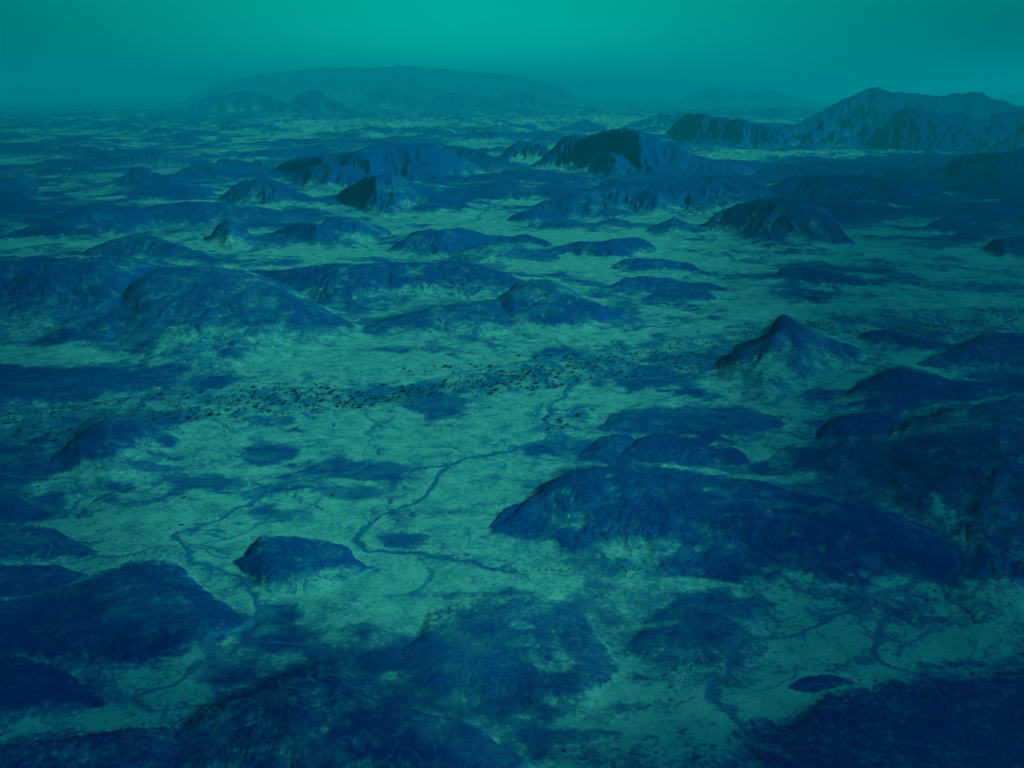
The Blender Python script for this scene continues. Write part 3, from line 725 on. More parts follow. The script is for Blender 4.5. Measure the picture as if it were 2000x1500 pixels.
PATCHES = [  # rocky or bare flats: centre, half sizes (photo pixels), strength (negative: bare pale sand)
    (535, 828, 60, 13, .75), (525, 892, 55, 26, .85), (540, 872, 70, 10, .55), (430, 948, 110, 12, .55), (760, 918, 85, 24, .8), (690, 966, 85, 18, .7), (540, 1008, 75, 20, .8),
    (790, 1055, 68, 20, .8), (60, 995, 95, 22, .75), (250, 985, 60, 13, .7), (40, 880, 80, 14, .5), (300, 915, 50, 9, .7), (380, 935, 60, 10, .6), (645, 1175, 62, 24, .9), (640, 1180, 24, 10, .7),
    (780, 1262, 42, 44, .7), (830, 1160, 60, 10, .5), (920, 1165, 90, 8, .5), (700, 1225, 60, 10, .5), (730, 1290, 70, 20, .5), (1480, 915, 24, 12, .8), (1575, 903, 44, 11, .6),
    (1130, 1060, 120, 10, .4), (1250, 1075, 80, 10, .5), (900, 1000, 60, 8, .35), (860, 1010, 20, 5, .3), (960, 985, 70, 6, .4), (1480, 1180, 60, 10, .5), (1600, 1160, 90, 10, .5),
    (1660, 1290, 80, 10, .55), (1600, 1305, 60, 8, .45), (1900, 1300, 120, 10, .5), (1350, 1330, 160, 16, .35), (1200, 1390, 160, 30, .45), (1050, 1440, 70, 16, .6), (1000, 1400, 100, 26, .4),
    (250, 1300, 120, 16, .5), (100, 1350, 100, 14, .45), (450, 1330, 90, 12, .4), (560, 1290, 80, 16, .45), (1900, 1200, 60, 10, .35), (1350, 560, 40, 6, .3), (1440, 585, 40, 5, .35),
    (900, 690, 60, 5, .3), (760, 682, 80, 7, .55), (930, 664, 40, 8, .5), (300, 745, 60, 4, .3), (1560, 570, 90, 5, .35), (1660, 575, 80, 6, .4), (1750, 520, 140, 8, .35), (1850, 480, 120, 8, .35), (1900, 560, 120, 12, .5),
    (1640, 445, 60, 6, .3), (1780, 470, 100, 6, .35), (1050, 500, 40, 6, .4), (1130, 530, 60, 4, .3), (480, 470, 70, 10, .4), (520, 500, 90, 6, .35), (650, 485, 50, 7, .35), (60, 400, 60, 5, .5), (40, 420, 70, 4, .5), (150, 350, 90, 6, .5),
    (1040, 620, 130, 10, .4), (1250, 620, 120, 8, .45), (1180, 600, 60, 6, .35), (600, 640, 80, 10, .4), (400, 620, 60, 14, .4), (700, 620, 60, 8, .35), (1150, 790, 40, 6, .4), (970, 800, 60, 5, .35), (905, 812, 26, 7, .35), (880, 835, 14, 7, .5), (960, 838, 12, 7, .5), (880, 796, 50, 4, .35),
    (1700, 630, 60, 8, .3), (1440, 780, 40, 5, .3), (1580, 770, 40, 14, .45), (1640, 690, 60, 6, .3),
    (1250, 385, 270, 36, .75), (1620, 392, 260, 46, .5), (700, 335, 220, 40, .6), (280, 330, 280, 26, .4), (1760, 340, 300, 26, .5), (350, 625, 400, 48, .5), (820, 612, 220, 28, .45), (200, 1230, 320, 62, .5), (1360, 1205, 260, 72, .5),
    (860, 1330, 320, 60, .5), (1660, 905, 360, 82, .3), (1520, 1112, 380, 24, .4), (300, 430, 330, 26, .45), (1480, 1440, 260, 60, .35), (80, 1340, 220, 40, .5), (1000, 1460, 320, 50, .5), (1300, 830, 220, 24, .5), (60, 745, 280, 36, .5),
    (1430, 932, 60, 7, -1.4), (1420, 882, 60, 6, -1.1), (1350, 870, 30, 5, -.9), (850, 1228, 52, 20, -.7), (1012, 1238, 22, 8, -.5), (1075, 1305, 45, 18, -.9), (1290, 1225, 50, 10, -.7), (1350, 1150, 120, 10, -.9),
    (1830, 1000, 22, 22, -.9), (780, 1320, 50, 10, -.9), (1200, 1080, 60, 14, -.6), (1260, 1085, 60, 18, -.5), (1120, 1045, 60, 10, -.6), (590, 1170, 40, 40, -.8), (1450, 365, 60, 6, -.6), (1560, 360, 50, 3, -.5), (1640, 372, 60, 3, -.5), (1750, 395, 80, 4, -.6),
    (600, 300, 40, 4, -.3), (960, 345, 60, 5, -.5), (1230, 355, 80, 4, -.5), (1350, 390, 40, 5, -.5), (1400, 370, 40, 5, -.5),
]
wob = fbm(X2 / 90, Y2 / 90, 4, 241)
wob_f = fbm(X2 / 26, Y2 / 34, 4, 245)
row_lo = GY.min(axis=1); row_hi = GY.max(axis=1)


def rows_of(cy, ry):
    sel = np.flatnonzero((row_hi > cy - 2.4 * ry) & (row_lo < cy + 2.4 * ry))
    return (sel[0], sel[-1] + 1) if len(sel) else (0, 0)


for (cx, cy, rx, ry, st) in PATCHES:
    i0, i1 = rows_of(cy, ry)
    jj = np.flatnonzero((np.abs(GX[i0:i1] - cx) < 2.4 * rx).any(axis=0))
    if not len(jj):
        continue
    k_ = (slice(i0, i1), slice(jj[0], jj[-1] + 1))
    d = np.hypot((GX[k_] - cx) / rx, (GY[k_] - cy) / ry) + wob[k_] * 0.8 + wob_f[k_] * 0.5 + flow[k_] * 0.3
    m = 1 - sstep(0.55, 1.15, d)
    rock[k_] += m * st * (0.75 if st > 0 else 0.6) * (1 - np.clip(rock[k_], 0, 1) * (st > 0))
rock += hillness * (flow * np.where(R2 < 2300, 0.13, np.where(R2 > 6000, 0.14, 0.28)) - 0.02)
rock *= 1 - 0.42 * hillness * sstep(0.0, 0.42, fbm(X2 / 75, Y2 / 95, 4, 361)) * (R2 < 5000)
rock = np.clip(rock, 0, 1.25)

# thin braided drainage over the open plains, and mottled rock on the far flats
dr = ridged(X2 / 240 + wx * 0.5, Y2 / 420 + wy * 0.3, 3, 251)
dr2 = ridged(X2 / 75 + wx * 0.3, Y2 / 120, 3, 261)
plain = 1 - np.clip(rock * 1.3, 0, 1)
rock += plain * (0.06 + (0.20 * sstep(0.05, 0.75, -flow) + 0.34 * sstep(0.42, 0.72, -flow)) * (1 - 0.6 * sstep(5000, 12000, R2)) + 0.14 * sstep(-0.25, 0.45, fbm(X2 / 260, Y2 / 420, 4, 341)))
rock += np.clip(far_rel * 1.8, 0, 0.6) + np.clip(far_rel2 * 2.2, 0, 0.6)
vein = ridged(X2 / 30 + wx, Y2 / 36 + wy, 3, 371)
rock -= hillness * (R2 < 2600) * 0.36 * sstep(0.80, 0.97, vein)
rock = np.clip(rock, 0, 1.25)
dr3 = ridged(X2 / 48 + wx * 0.8, Y2 / 66 + wy * 0.8, 2, 265)
rock += plain * (R2 < 1900) * 0.40 * sstep(0.90, 0.985, dr3)
rock += plain * (0.34 * sstep(0.80, 0.97, dr) + 0.34 * sstep(0.86, 0.99, dr2) * (R2 < 3500))
mot = fbm(X2 / 800, Y2 / 1500, 5, 271) + 0.5 * fbm(X2 / 250, Y2 / 420, 3, 281)
mot2 = fbm(X2 / 260, Y2 / 700, 4, 311)
rock += plain * sstep(3200, 4300, R2) * (1 - sstep(7000, 9500, R2)) * sstep(0.08, 0.4, A2 + 0.12 * mot) * 0.6
rock += plain * sstep(2300, 6000, R2) * (sstep(-0.1, 0.45, mot) * (0.55 - 0.2 * sstep(9000, 16000, R2)) + sstep(0.0, 0.4, mot2) * 0.2)
near_mot = fbm(X2 / 130, Y2 / 170, 5, 291)
rock += plain * (R2 < 6000) * sstep(-0.12, 0.42, near_mot + 0.6 * fbm(X2 / 420, Y2 / 600, 3, 301)) * 0.55
rock += plain * (R2 < 2600) * sstep(0.05, 0.4, fbm(X2 / 45, Y2 / 70, 4, 321)) * 0.3
# open pale sand, kept clear of gravel
SAND = [(1500, 935, 110, 10), (1330, 925, 60, 7), (1480, 885, 70, 12), (1600, 880, 80, 10), (1830, 1000, 26, 22), (1250, 775, 150, 30), (900, 712, 330, 22), (640, 1185, 60, 60), (700, 1140, 120, 30), (560, 712, 250, 24), (1000, 825, 90, 40), (420, 850, 130, 22), (1060, 915, 150, 22), (980, 965, 130, 30), (1560, 1262, 140, 50), (1880, 1255, 120, 50),
        (1480, 608, 220, 20), (1380, 482, 220, 18), (900, 422, 170, 12), (640, 495, 160, 12), (1150, 650, 220, 16), (1120, 520, 160, 14), (1650, 500, 250, 14), (600, 1040, 120, 30), (330, 1010, 150, 22), (880, 1130, 120, 22), (840, 850, 170, 26),
        (1900, 690, 60, 10), (1640, 745, 120, 14), (1790, 700, 70, 12), (1700, 780, 100, 14), (320, 430, 170, 10), (130, 475, 150, 10), (560, 405, 90, 8), (340, 1345, 130, 26), (150, 1405, 120, 26), (520, 1285, 80, 30), (1300, 1420, 140, 60), (150, 940, 90, 16),
        (1100, 460, 200, 10), (730, 250, 300, 12), (1150, 240, 250, 12), (1500, 305, 200, 8), (1030, 400, 120, 8), (120, 690, 250, 12), (250, 790, 200, 10), (1800, 378, 160, 5), (1690, 362, 130, 4), (1520, 366, 70, 5), (1460, 390, 50, 8), (1880, 392, 120, 4), (1700, 408, 90, 4), (1830, 435, 120, 6), (1620, 305, 300, 7), (1760, 455, 120, 6)]
for (cx, cy, rx, ry) in SAND:
    i0, i1 = rows_of(cy, ry)
    jj = np.flatnonzero((np.abs(GX[i0:i1] - cx) < 2.4 * rx).any(axis=0))
    if not len(jj):
        continue
    k_ = (slice(i0, i1), slice(jj[0], jj[-1] + 1))
    d = np.hypot((GX[k_] - cx) / rx, (GY[k_] - cy) / ry) + wob[k_] * 0.9 - flow[k_] * 0.4 + wob_f[k_] * 0.55
    m = (1 - sstep(0.35, 1.25, d)) * (1 - hillness[k_])
    rock[k_] *= 1 - (0.56 if cy > 840 else 0.72) * m
# edge vignette painted into the ground colour: darker right, left and nearest the camera
vignette = 0.9 * sstep(0.10, 0.62, A2 / math.radians(28) * (0.55 + 0.45 * sstep(9000, 2500, R2)) + 0.12 * wob)
vignette = np.maximum(vignette, 1.0 * sstep(980, 600, R2 + wob * 140 - (np.abs(A2) - 0.2) * 700))
vignette = np.maximum(vignette, 0.7 * sstep(0.4, 0.95, -A2 / math.radians(28) + 0.15 * wob))
vignette = np.clip(vignette, 0, 1)

# ------------------------------------------------------------------ materials
def new_mat(name):
    m = bpy.data.materials.new(name); m.use_nodes = True
    nt = m.node_tree
    b = nt.nodes["Principled BSDF"]
    b.inputs['Roughness'].default_value = 1.0
    b.inputs['Specular IOR Level'].default_value = 0.0
    return m, nt, b


def make_ground_mat():
    m, nt, b = new_mat("desert_ground")
    N, Lk = nt.nodes, nt.links
    geo = N.new("ShaderNodeNewGeometry")
    att = N.new("ShaderNodeAttribute"); att.attribute_name = "cover"
    sep = N.new("ShaderNodeSeparateColor"); Lk.new(att.outputs['Color'], sep.inputs[0])

    def noise(scale, detail=4, rough=0.6, stretch=None):
        n = N.new("ShaderNodeTexNoise"); n.inputs['Scale'].default_value = scale
        n.inputs['Detail'].default_value = detail; n.inputs['Roughness'].default_value = rough
        if stretch:
            mp = N.new("ShaderNodeMapping"); mp.inputs['Scale'].default_value = stretch
            Lk.new(geo.outputs['Position'], mp.inputs[0]); Lk.new(mp.outputs[0], n.inputs['Vector'])
        else:
            Lk.new(geo.outputs['Position'], n.inputs['Vector'])
        return n.outputs['Fac']

    def math_(op, a, b_, c=None):
        n = N.new("ShaderNodeMath"); n.operation = op
        for k, v in enumerate((a, b_, c)):
            if v is None: continue
            if isinstance(v, (int, float)): n.inputs[k].default_value = v
            else: Lk.new(v, n.inputs[k])
        return n.outputs[0]

    def rng(v, lo, hi, a=0.0, z=1.0):
        n = N.new("ShaderNodeMapRange"); n.interpolation_type = 'SMOOTHSTEP'
        n.inputs['From Min'].default_value = lo; n.inputs['From Max'].default_value = hi
        n.inputs['To Min'].default_value = a; n.inputs['To Max'].default_value = z
        Lk.new(v, n.inputs['Value']); return n.outputs[0]

    def mix(f, c1, c2):
        n = N.new("ShaderNodeMix"); n.data_type = 'RGBA'
        Lk.new(f, n.inputs[0]) if not isinstance(f, float) else None
        for k, c in ((6, c1), (7, c2)):
            if isinstance(c, tuple): n.inputs[k].default_value = c + (1.0,)
            else: Lk.new(c, n.inputs[k])
        return n.outputs[2]

    n_big = noise(1 / 140, 5, 0.6)
    n_mid = noise(1 / 24, 5, 0.65)
    n_fine = noise(1 / 5.0, 4, 0.7)
    n_speck = noise(1 / 2.2, 2, 0.6)
    rk = math_('MULTIPLY_ADD', math_('SUBTRACT', n_mid, 0.5), 0.95, sep.outputs[0])
    rk = math_('MULTIPLY_ADD', math_('SUBTRACT', n_fine, 0.5), 1.25, rk)
    rk = math_('MULTIPLY_ADD', math_('SUBTRACT', n_big, 0.5), 0.35, rk)
    rockm = rng(rk, 0.0, 1.0)
    ws = math_('MULTIPLY_ADD', math_('SUBTRACT', n_mid, 0.5), 0.6, sep.outputs[1])
    washm = rng(ws, 0.15, 0.85)
    vig = math_('MULTIPLY_ADD', math_('SUBTRACT', n_big, 0.5), 0.5, sep.outputs[2])
    vigm = rng(vig, 0.0, 1.1)  # painted vignette mask: darkens the sand, rock, wash and mid colours
    sg = math_('ADD', math_('MULTIPLY', n_mid, 0.55), math_('MULTIPLY', n_fine, 0.45))
    sand = mix(rng(sg, 0.36, 0.64), (0.024, 0.245, 0.182), (0.005, 0.138, 0.130))
    sand = mix(rng(n_speck, 0.60, 0.75, 0, 0.35), sand, (0.005, 0.10, 0.12))
    sand = mix(vigm, sand, (0.0014, 0.066, 0.080))
    rockc = mix(rng(n_fine, 0.35, 0.7), (0.0003, 0.020, 0.100), (0.0006, 0.048, 0.124))
    rockc = mix(rng(n_speck, 0.48, 0.70, 0, 0.6), rockc, (0.001, 0.085, 0.142))
    rockc = mix(vigm, rockc, (0.0002, 0.005, 0.042))
    washc = mix(rng(n_fine, 0.35, 0.65), (0.001, 0.060, 0.118), (0.002, 0.105, 0.145))
    washc = mix(vigm, washc, (0.0008, 0.025, 0.065))
    midc = mix(rng(n_fine, 0.38, 0.62), (0.0015, 0.060, 0.104), (0.005, 0.122, 0.140))
    midc = mix(vigm, midc, (0.0005, 0.020, 0.056))
    col = mix(rng(rockm, 0.0, 0.55), sand, midc)
    col = mix(rng(rockm, 0.5, 1.0), col, rockc)
    col = mix(washm, col, washc)
    Lk.new(col, b.inputs['Base Color'])
    hmap = math_('ADD', math_('MULTIPLY', n_mid, 5.0), math_('MULTIPLY', n_fine, 1.3))
    bump = N.new("ShaderNodeBump"); bump.inputs['Distance'].default_value = 1.0
    Lk.new(hmap, bump.inputs['Height'])
    Lk.new(rng(rk, 0.1, 0.9, 0.10, 0.5), bump.inputs['Strength'])
    Lk.new(bump.outputs[0], b.inputs['Normal'])
    return m


GROUND = make_ground_mat()

# ------------------------------------------------------------------ meshes: one sheet cut along the feet of the hills, edges shared exactly
idx = np.arange(NR * NA).reshape(NR, NA)
quads = np.stack([idx[:-1, :-1], idx[:-1, 1:], idx[1:, 1:], idx[1:, :-1]], -1).reshape(-1, 4)
# face owner: the owner of its first corner, unless that hill is tiny
fo = owner[:-1, :-1].reshape(-1)
co = np.stack([X2, Y2, height], -1).reshape(-1, 3).astype(np.float32)
gr_r = np.gradient(co.reshape(NR, NA, 3), axis=0); gr_a = np.gradient(co.reshape(NR, NA, 3), axis=1)
nrm = np.cross(gr_a, gr_r).reshape(-1, 3)
nrm /= np.linalg.norm(nrm, axis=1, keepdims=True) + 1e-9
nrm[nrm[:, 2] < 0] *= -1
cover = np.stack([rock, wash, vignette, np.ones_like(rock)], -1).reshape(-1, 4).astype(np.float32)


def sheet(name, faces, label=None, category=None):
    used = np.zeros(NR * NA, bool); used[faces.ravel()] = True
    remap = np.full(NR * NA, -1, np.int32); ids = np.flatnonzero(used); remap[ids] = np.arange(len(ids))
    me = bpy.data.meshes.new(name)
    nf = len(faces)
    me.vertices.add(len(ids)); me.loops.add(nf * 4); me.polygons.add(nf)
    me.vertices.foreach_set("co", co[ids].ravel())
    me.loops.foreach_set("vertex_index", remap[faces].ravel())
    me.polygons.foreach_set("loop_start", np.arange(nf, dtype=np.int32) * 4)
    me.update(calc_edges=True)
    at = me.attributes.new("cover", 'FLOAT_COLOR', 'POINT')
    at.data.foreach_set("color", cover[ids].ravel())
    me.polygons.foreach_set("use_smooth", np.ones(nf, bool))
    me.normals_split_custom_set_from_vertices(nrm[ids])
    me.materials.append(GROUND)
    o = bpy.data.objects.new(name, me); COL.objects.link(o)
    o['kind'] = 'structure'
    if label: o['label'] = label
    if category: o['category'] = category
    return o


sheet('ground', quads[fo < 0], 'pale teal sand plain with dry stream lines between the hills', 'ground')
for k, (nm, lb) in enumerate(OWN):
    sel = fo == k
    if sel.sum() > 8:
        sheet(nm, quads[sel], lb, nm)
    else:
        print("hill without faces:", lb)


# ------------------------------------------------------------------ trees and shrubs
def surf_z(x, y):
    r = np.hypot(x, y); a = np.arctan2(x, y)
    i = np.clip(np.searchsorted(RR, r) - 1, 0, NR - 2); j = np.clip(np.searchsorted(AA, a) - 1, 0, NA - 2)
    fr = (r - RR[i]) / (RR[i + 1] - RR[i]); fa = (a - AA[j]) / (AA[j + 1] - AA[j])
    return (height[i, j] * (1 - fr) * (1 - fa) + height[i + 1, j] * fr * (1 - fa) + height[i, j + 1] * (1 - fr) * fa + height[i + 1, j + 1] * fr * fa)


def leaf_mat():
    m, nt, b = new_mat("acacia_leaves")
    oi = nt.nodes.new("ShaderNodeObjectInfo")
    mx = nt.nodes.new("ShaderNodeMix"); mx.data_type = 'RGBA'
    mx.inputs[6].default_value = (0.001, 0.032, 0.075, 1); mx.inputs[7].default_value = (0.002, 0.060, 0.105, 1)
    nt.links.new(oi.outputs['Random'], mx.inputs[0]); nt.links.new(mx.outputs[2], b.inputs['Base Color'])
    return m


LEAF = leaf_mat()
BARK, _nt, _b = new_mat("bark")
_b.inputs['Base Color'].default_value = (0.002, 0.02, 0.04, 1)


def crown_geo(rng_, w, h, n_leaf, base):
    """leaf sprays gathered in clumps: a low, spreading, uneven crown"""
    V, F = [], []
    nc = rng_.randint(5, 8)
    clumps = []
    for c in range(nc):
        t = rng_.uniform(0, 6.283); q = math.sqrt(rng_.random()) * 0.34 * w
        clumps.append((q * math.cos(t), q * math.sin(t), base + h * rng_.uniform(0.35, 0.75), w * rng_.uniform(0.14, 0.24)))
    for k in range(n_leaf):
        cx, cy, cz, cr = clumps[k % nc]
        while True:
            p = [rng_.uniform(-1, 1) for _ in range(3)]
            l2 = sum(v * v for v in p)
            if 0.15 < l2 < 1: break
        px, py, pz = cx + p[0] * cr * 1.25, cy + p[1] * cr * 1.25, cz + p[2] * cr * 0.75
        sz = w * rng_.uniform(0.045, 0.10)
        a = rng_.uniform(0, 6.283); tilt = rng_.uniform(-0.9, 0.9)
        ux, uy, uz = math.cos(a) * sz, math.sin(a) * sz, 0
        vx, vy, vz = -math.sin(a) * sz * math.cos(tilt), math.cos(a) * sz * math.cos(tilt), math.sin(tilt) * sz
        i = len(V)
        V += [(px - ux - vx, py - uy - vy, pz - vz), (px + ux - vx * .6, py + uy - vy * .6, pz - vz * .6), (px + ux * .7 + vx, py + uy * .7 + vy, pz + vz), (px - ux * .8 + vx, py - uy * .8 + vy, pz + vz)]
        F.append((i, i + 1, i + 2, i + 3))
    return V, F, clumps


def tube(V, F, p, q, r0, r1, n=5):
    p = np.array(p); q = np.array(q); d = q - p; d = d / np.linalg.norm(d)
    u = np.cross(d, (0.3, 1, 0.2)); u /= np.linalg.norm(u); v = np.cross(d, u)
    i = len(V)
    for c, r in ((p, r0), (q, r1)):
        for k in range(n):
            t = 6.28318 * k / n
            V.append(tuple(c + r * (math.cos(t) * u + math.sin(t) * v)))
    for k in range(n):
        F.append((i + k, i + (k + 1) % n, i + n + (k + 1) % n, i + n + k))


def tree_meshes(seed):
    g = random.Random(seed)
    w, h = 1.0, 0.62
    V, F, clumps = crown_geo(g, w, h, 130, 0.10)
    cm = bpy.data.meshes.new("crown"); cm.from_pydata(V, [], F); cm.materials.append(LEAF)
    V, F = [], []
    tube(V, F, (0, 0, -0.08), (g.uniform(-.03, .03), g.uniform(-.03, .03), 0.2), 0.045, 0.032)
    for c in clumps[:5]:
        tube(V, F, (0, 0, 0.17), (c[0] * .9, c[1] * .9, c[2]), 0.026, 0.01, 4)
    tm = bpy.data.meshes.new("trunk"); tm.from_pydata(V, [], F); tm.materials.append(BARK)
    return cm, tm


VARIANTS = [tree_meshes(100 + k) for k in range(8)]
rnd = random.Random(11)

# trees read off the photograph one by one, then the thicket filled in between
SPOTS = [(957, 717), (980, 726), (1035, 728), (1085, 738), (945, 755), (972, 751), (984, 750), (1000, 747), (1013, 751), (1047, 750), (1050, 757), (1072, 757), (1084, 752), (1086, 758), (1098, 754), (1112, 753), (967, 763), (958, 771),
         (1043, 762), (1030, 759), (1018, 757), (1076, 729), (1118, 728), (1136, 733), (1154, 738), (1200, 733), (1205, 730), (1184, 734), (1060, 717), (1110, 715), (1168, 699), (1150, 710), (1214, 726), (1106, 697), (1076, 694), (1048, 697), (1022, 725),
         (345, 818), (305, 818), (370, 817), (385, 817), (428, 810), (445, 802), (480, 800), (500, 795), (463, 806), (412, 811), (530, 790), (555, 790), (580, 785), (583, 777), (620, 772), (645, 770), (652, 765), (630, 785), (665, 788), (690, 796), (600, 797), (495, 757), (433, 757), (535, 762), (360, 770), (316, 770), (395, 766),
         (505, 788), (525, 778), (548, 783), (560, 768), (575, 765), (610, 763), (660, 777), (640, 760), (686, 774), (700, 768), (250, 776), (190, 786), (137, 792), (120, 794), (105, 795), (20, 804), (15, 824), (40, 838), (60, 846), (95, 848), (30, 850), (75, 858), (110, 862), (140, 838),
         (890, 752), (870, 746), (900, 763), (830, 764), (790, 765), (845, 768), (818, 760), (770, 770), (735, 779), (760, 783), (715, 783), (730, 793), (690, 780), (680, 788), (705, 798), (660, 797), (1240, 733), (1225, 737), (1260, 728), (1290, 715), (1320, 707), (1330, 718), (1395, 678), (1365, 708), (1330, 695), (1300, 700),
         (1690, 627), (1760, 640), (1785, 648), (1830, 638), (1880, 627), (1900, 640), (1930, 630), (1730, 655), (1690, 642), (1660, 648), (1850, 650), (1950, 645), (1985, 625), (790, 723), (800, 727), (880, 720), (920, 713), (930, 718), (960, 716), (1015, 696), (1045, 700), (1075, 694), (870, 718), (850, 717),
         (1070, 812), (1092, 820), (1095, 824), (1062, 818), (1108, 828), (1072, 838), (1130, 810), (1100, 835)]
pts = []
for (x, y) in SPOTS:
    pts.append((x, y, rnd.uniform(5.2, 9.4)))


def free(x, y, dmin):
    return all(abs(x - p[0]) > dmin or abs(y - p[1]) > dmin * 0.5 for p in pts)


tries = 0
while len(pts) < 330 and tries < 20000:
    tries += 1
    x = rnd.uniform(0, 1990)
    up = float(np.interp(x, RB[:, 0], RB[:, 1])); lo = float(np.interp(x, RB[:, 0], RB[:, 2]))
    y = rnd.uniform(up - 3, lo + 2)
    dens = 0.3 + 0.75 * (450 < x < 720) + 0.6 * (930 < x < 1400) + 0.6 * (x > 1600) + 0.4 * (x < 140)
    if 1420 < x < 1640 and y > 640: continue
    if rnd.random() > dens or not free(x, y, 9): continue
    pts.append((x, y, rnd.uniform(3.6, 6.4)))
pts = sorted(pts, key=lambda p: p[1])
pts = [(x, y, w) for (x, y, w) in pts]


def zone(x, y, w):
    size = 'broad-crowned' if w > 7.0 else ('small' if w < 5.2 else 'middling')
    if y > 800 and 1050 < x < 1145:
        return (size + ' dark acacia in the side stream that winds down from the riverbed', 'acacias in the side stream')
    v = float(in_river(np.array(x), np.array(y)))
    if v < -0.04:
        return (size + ' dark acacia standing outside the thicket on the pale upper bank', 'acacias on the upper bank')
    row = 'near the upper bank' if v < 0.34 else ('in mid-channel' if v < 0.67 else 'near the lower bank')
    for x1, where, grp in ((200, 'of the riverbed by the left edge', 'acacias by the left edge'), (420, 'of the riverbed behind the steep-sided left hill', 'acacias behind the steep-sided hill'),
                           (580, 'of the densest thicket, left half', 'acacias in the dense thicket, left half'), (735, 'of the densest thicket, right half', 'acacias in the dense thicket, right half'),
                           (930, 'of the narrow sparse central riverbed', 'acacias in the narrow stretch'), (1050, 'of the riverbed left of the side stream', 'acacias left of the stream junction'),
                           (1200, 'of the riverbed where the side stream joins', 'acacias at the stream junction'), (1330, 'of the widest riverbed, past the side stream', 'acacias in the widest stretch'),
                           (1600, 'of the riverbed, sharp cone hill\'s left foot', 'acacias at the foot of the cone hill'), (1800, 'of the riverbed behind the sharp cone hill', 'acacias right of the cone hill'),
                           (9999, 'of the riverbed by the right edge', 'acacias by the right edge')):
        if x < x1:
            return (size + ' dark acacia ' + row + ' ' + where, grp)


for k, (x, y, w) in enumerate(pts[-300:]):
    gx, gy = ground_xy(x, y)
    gx, gy = float(gx), float(gy)
    e = bpy.data.objects.new("acacia_tree", None); COL.objects.link(e)
    e.empty_display_size = 1
    e.location = (gx, gy, float(surf_z(np.array(gx), np.array(gy))))
    e.rotation_euler = (0, 0, rnd.uniform(0, 6.283))
    e.scale = (w * rnd.uniform(0.9, 1.2), w * rnd.uniform(0.85, 1.15), w * rnd.uniform(0.5, 0.75))
    if x > 1560:
        e.scale = e.scale * 1.35
    lb, gp = zone(x, y, w)
    e['label'] = lb; e['category'] = 'tree'; e['group'] = gp
    cm, tm = VARIANTS[rnd.randrange(8)]
    for nm, me in (("crown", cm), ("trunk", tm)):
        o = bpy.data.objects.new(nm, me); o.parent = e; COL.objects.link(o)

# scattered single bushes on the near flats
bush_meshes = []
for k in range(4):
    g = random.Random(500 + k)
    V, F, cl = crown_geo(g, 1.0, 0.7, 80, -0.12)
    for c in cl[:4]:
        tube(V, F, (0, 0, -0.1), (c[0] * .8, c[1] * .8, c[2] * .8), 0.03, 0.012, 4)
    me = bpy.data.meshes.new("desert_bush"); me.from_pydata(V, [], F); me.materials.append(LEAF); bush_meshes.append(me)
BUSHES = [(1105, 1467, 3.6), (1138, 1461, 2.8), (1148, 1481, 3.2), (1136, 1482, 2.4), (1108, 1481, 2.2), (1282, 1468, 2.8), (1310, 1365, 3.0), (1300, 1317, 2.8), (1423, 1246, 3.4), (1567, 1262, 2.4), (1712, 1333, 2.8), (1730, 1333, 2.4), (1636, 1299, 3.0), (1667, 1187, 3.2), (1827, 1155, 4.0),
          (1373, 1492, 3.0), (1638, 1356, 2.6), (1310, 1341, 2.4), (50, 967, 5), (75, 953, 4), (20, 940, 3.5), (52, 972, 4), (620, 992, 4), (630, 995, 3), (355, 1026, 4.5), (360, 974, 5), (650, 968, 4), (685, 964, 3.5), (890, 877, 5), (1130, 811, 5)]
for (x, y, w) in BUSHES:
    gx, gy = [float(v) for v in ground_xy(x, y)]
    o = bpy.data.objects.new("desert_bush", bush_meshes[rnd.randrange(4)]); COL.objects.link(o)
    o.location = (gx, gy, float(surf_z(np.array(gx), np.array(gy))))
    o.scale = (w * 1.1, w, w * 0.8); o.rotation_euler = (0, 0, rnd.uniform(0, 6))
    if y > 1440:
        o['label'] = 'dark speck of a bush in the loose cluster at the bottom edge, right of centre'; o['group'] = 'bushes at the bottom edge'
    elif y > 1100 and x < 1450:
        o['label'] = 'lone dark speck of a bush beside the dry gully at lower right'; o['group'] = 'bushes beside the lower right gully'
    elif y > 1100:
        o['label'] = 'lone dark speck of a bush on the pale flat around the small lens hillock'; o['group'] = 'bushes of the lower right flat'
    elif x < 200:
        o['label'] = 'lone dark bush on the pale flat near the left edge, below the steep-sided hill'; o['group'] = 'bushes near the left edge'
    else:
        o['label'] = 'lone dark bush beside the dry stream lines left of centre'; o['group'] = 'bushes beside the stream lines'
    o['category'] = 'bush'

# the countless small scrub of the riverbed and the washes: one mass
V, F = [], []
g = random.Random(77)
cand = []
for k in range(34000):
    x = g.uniform(-60, 2060)
    up = float(np.interp(x, RB[:, 0], RB[:, 1])); lo = float(np.interp(x, RB[:, 0], RB[:, 2]))
    y = g.gauss((up + lo) / 2, (lo - up) * 0.36)
    if 1415 < x < 1640 and y > 655: continue
    n = math.sin(x * 0.021 + y * 0.11) + math.sin(x * 0.057 - y * 0.23) + g.uniform(-1.6, 1.6)
    if n < 0.6: continue
    cand.append((x, y, (0.8 + 2.9 * g.random() ** 2.4) * (1.4 if x > 1450 else 1.0)))
for pl, wd, st in STREAMS[:12]:
    for k in range(len(pl) - 1):
        L_ = math.hypot(pl[k + 1][0] - pl[k][0], pl[k + 1][1] - pl[k][1])
        for q in range(int(L_ * 0.35)):
            t = g.random()
            cand.append((pl[k][0] + (pl[k + 1][0] - pl[k][0]) * t + g.gauss(0, 4), pl[k][1] + (pl[k + 1][1] - pl[k][1]) * t + g.gauss(0, 2.5), g.uniform(0.8, 2.2)))
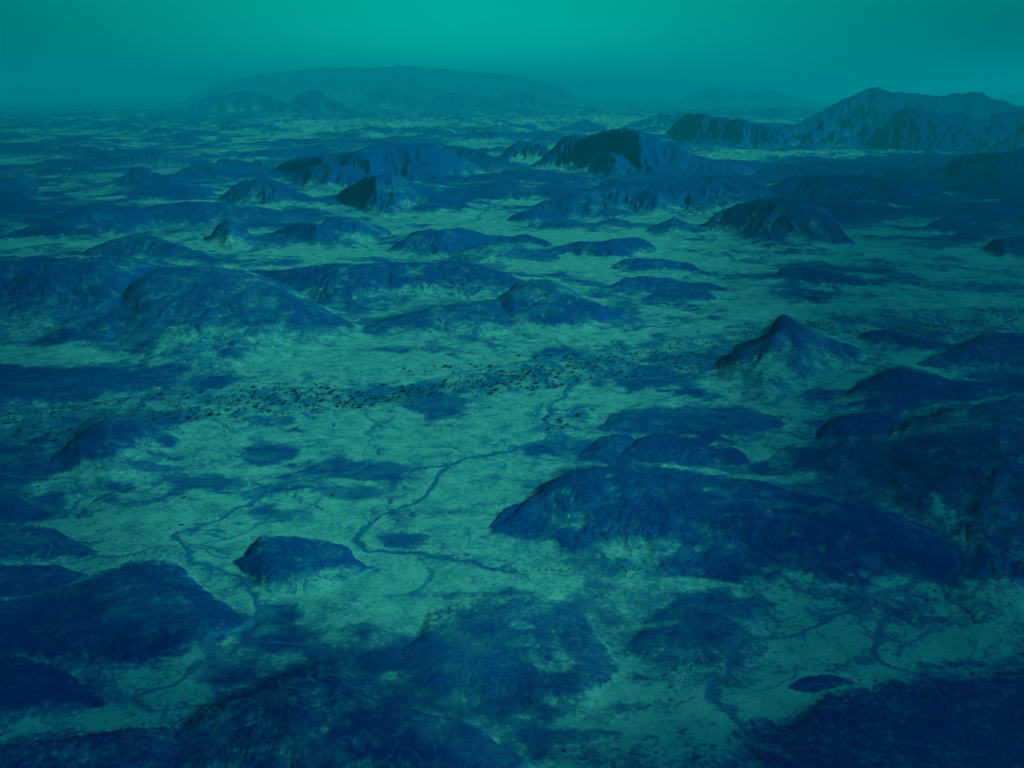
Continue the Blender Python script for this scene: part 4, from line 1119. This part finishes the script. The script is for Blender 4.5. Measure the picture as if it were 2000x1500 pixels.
for k in range(2600):
    cand.append((g.uniform(-40, 2040), 820 + 700 * g.random() ** 0.7, g.uniform(0.5, 1.4)))
for k in range(900):
    cand.append((g.gauss(900, 200), g.gauss(715, 14), g.uniform(0.7, 2.2)))
ca = np.array(cand)
gxs, gys = ground_xy(ca[:, 0], ca[:, 1])
zs = surf_z(gxs, gys)
for (gx, gy, gz, w) in zip(gxs, gys, zs, ca[:, 2]):
    for q in range(7):
        a = g.uniform(0, 6.283); d = g.uniform(0.05, 0.32) * w
        cx, cy, cz = gx + d * math.cos(a), gy + d * math.sin(a), gz + w * g.uniform(0.05, 0.42)
        s1 = w * g.uniform(0.12, 0.26); a2 = g.uniform(0, 6.283); hz = g.uniform(0.25, 0.9) * s1
        i = len(V)
        c_, s_ = math.cos(a2) * s1, math.sin(a2) * s1
        V += [(cx - c_, cy - s_, cz - hz), (cx + c_ * .8, cy + s_ * .8, cz - hz * .7), (cx + c_ - s_ * .8, cy + s_ + c_ * .8, cz + hz), (cx - c_ - s_, cy - s_ + c_, cz + hz * .7)]
        F.append((i, i + 1, i + 2, i + 3))
me = bpy.data.meshes.new("scrub"); me.from_pydata(V, [], F); me.materials.append(LEAF)
o = bpy.data.objects.new("scrub", me); COL.objects.link(o)
o['kind'] = 'stuff'; o['label'] = 'fine dark scrub speckling the riverbed and dry stream lines'; o['category'] = 'scrub'

# ------------------------------------------------------------------ haze
top = float(height.max()) + 120
hv = [(sx * 255000.0, sy, z) for z in (-60.0 + float(height.min()), top) for sx, sy in ((-1, -3000.0), (1, -3000.0), (1, 255000.0), (-1, 255000.0))]
hm = bpy.data.meshes.new("haze")
hm.from_pydata(hv, [], [(3, 2, 1, 0), (4, 5, 6, 7), (0, 1, 5, 4), (1, 2, 6, 5), (2, 3, 7, 6), (3, 0, 4, 7)])
mat = bpy.data.materials.new("haze_air"); mat.use_nodes = True
nt = mat.node_tree
for n in list(nt.nodes): nt.nodes.remove(n)
pv = nt.nodes.new("ShaderNodeVolumePrincipled")
pv.inputs['Color'].default_value = HAZE_COLOR + (1.0,)
pv.inputs['Density'].default_value = HAZE_DENSITY
pv.inputs['Anisotropy'].default_value = 0.1
out = nt.nodes.new("ShaderNodeOutputMaterial")
nt.links.new(pv.outputs[0], out.inputs['Volume'])
hm.materials.append(mat)
ho = bpy.data.objects.new("haze", hm); COL.objects.link(ho)
ho['kind'] = 'stuff'; ho['label'] = 'teal haze that swallows the far mountains'; ho['category'] = 'haze'
print("top", top)
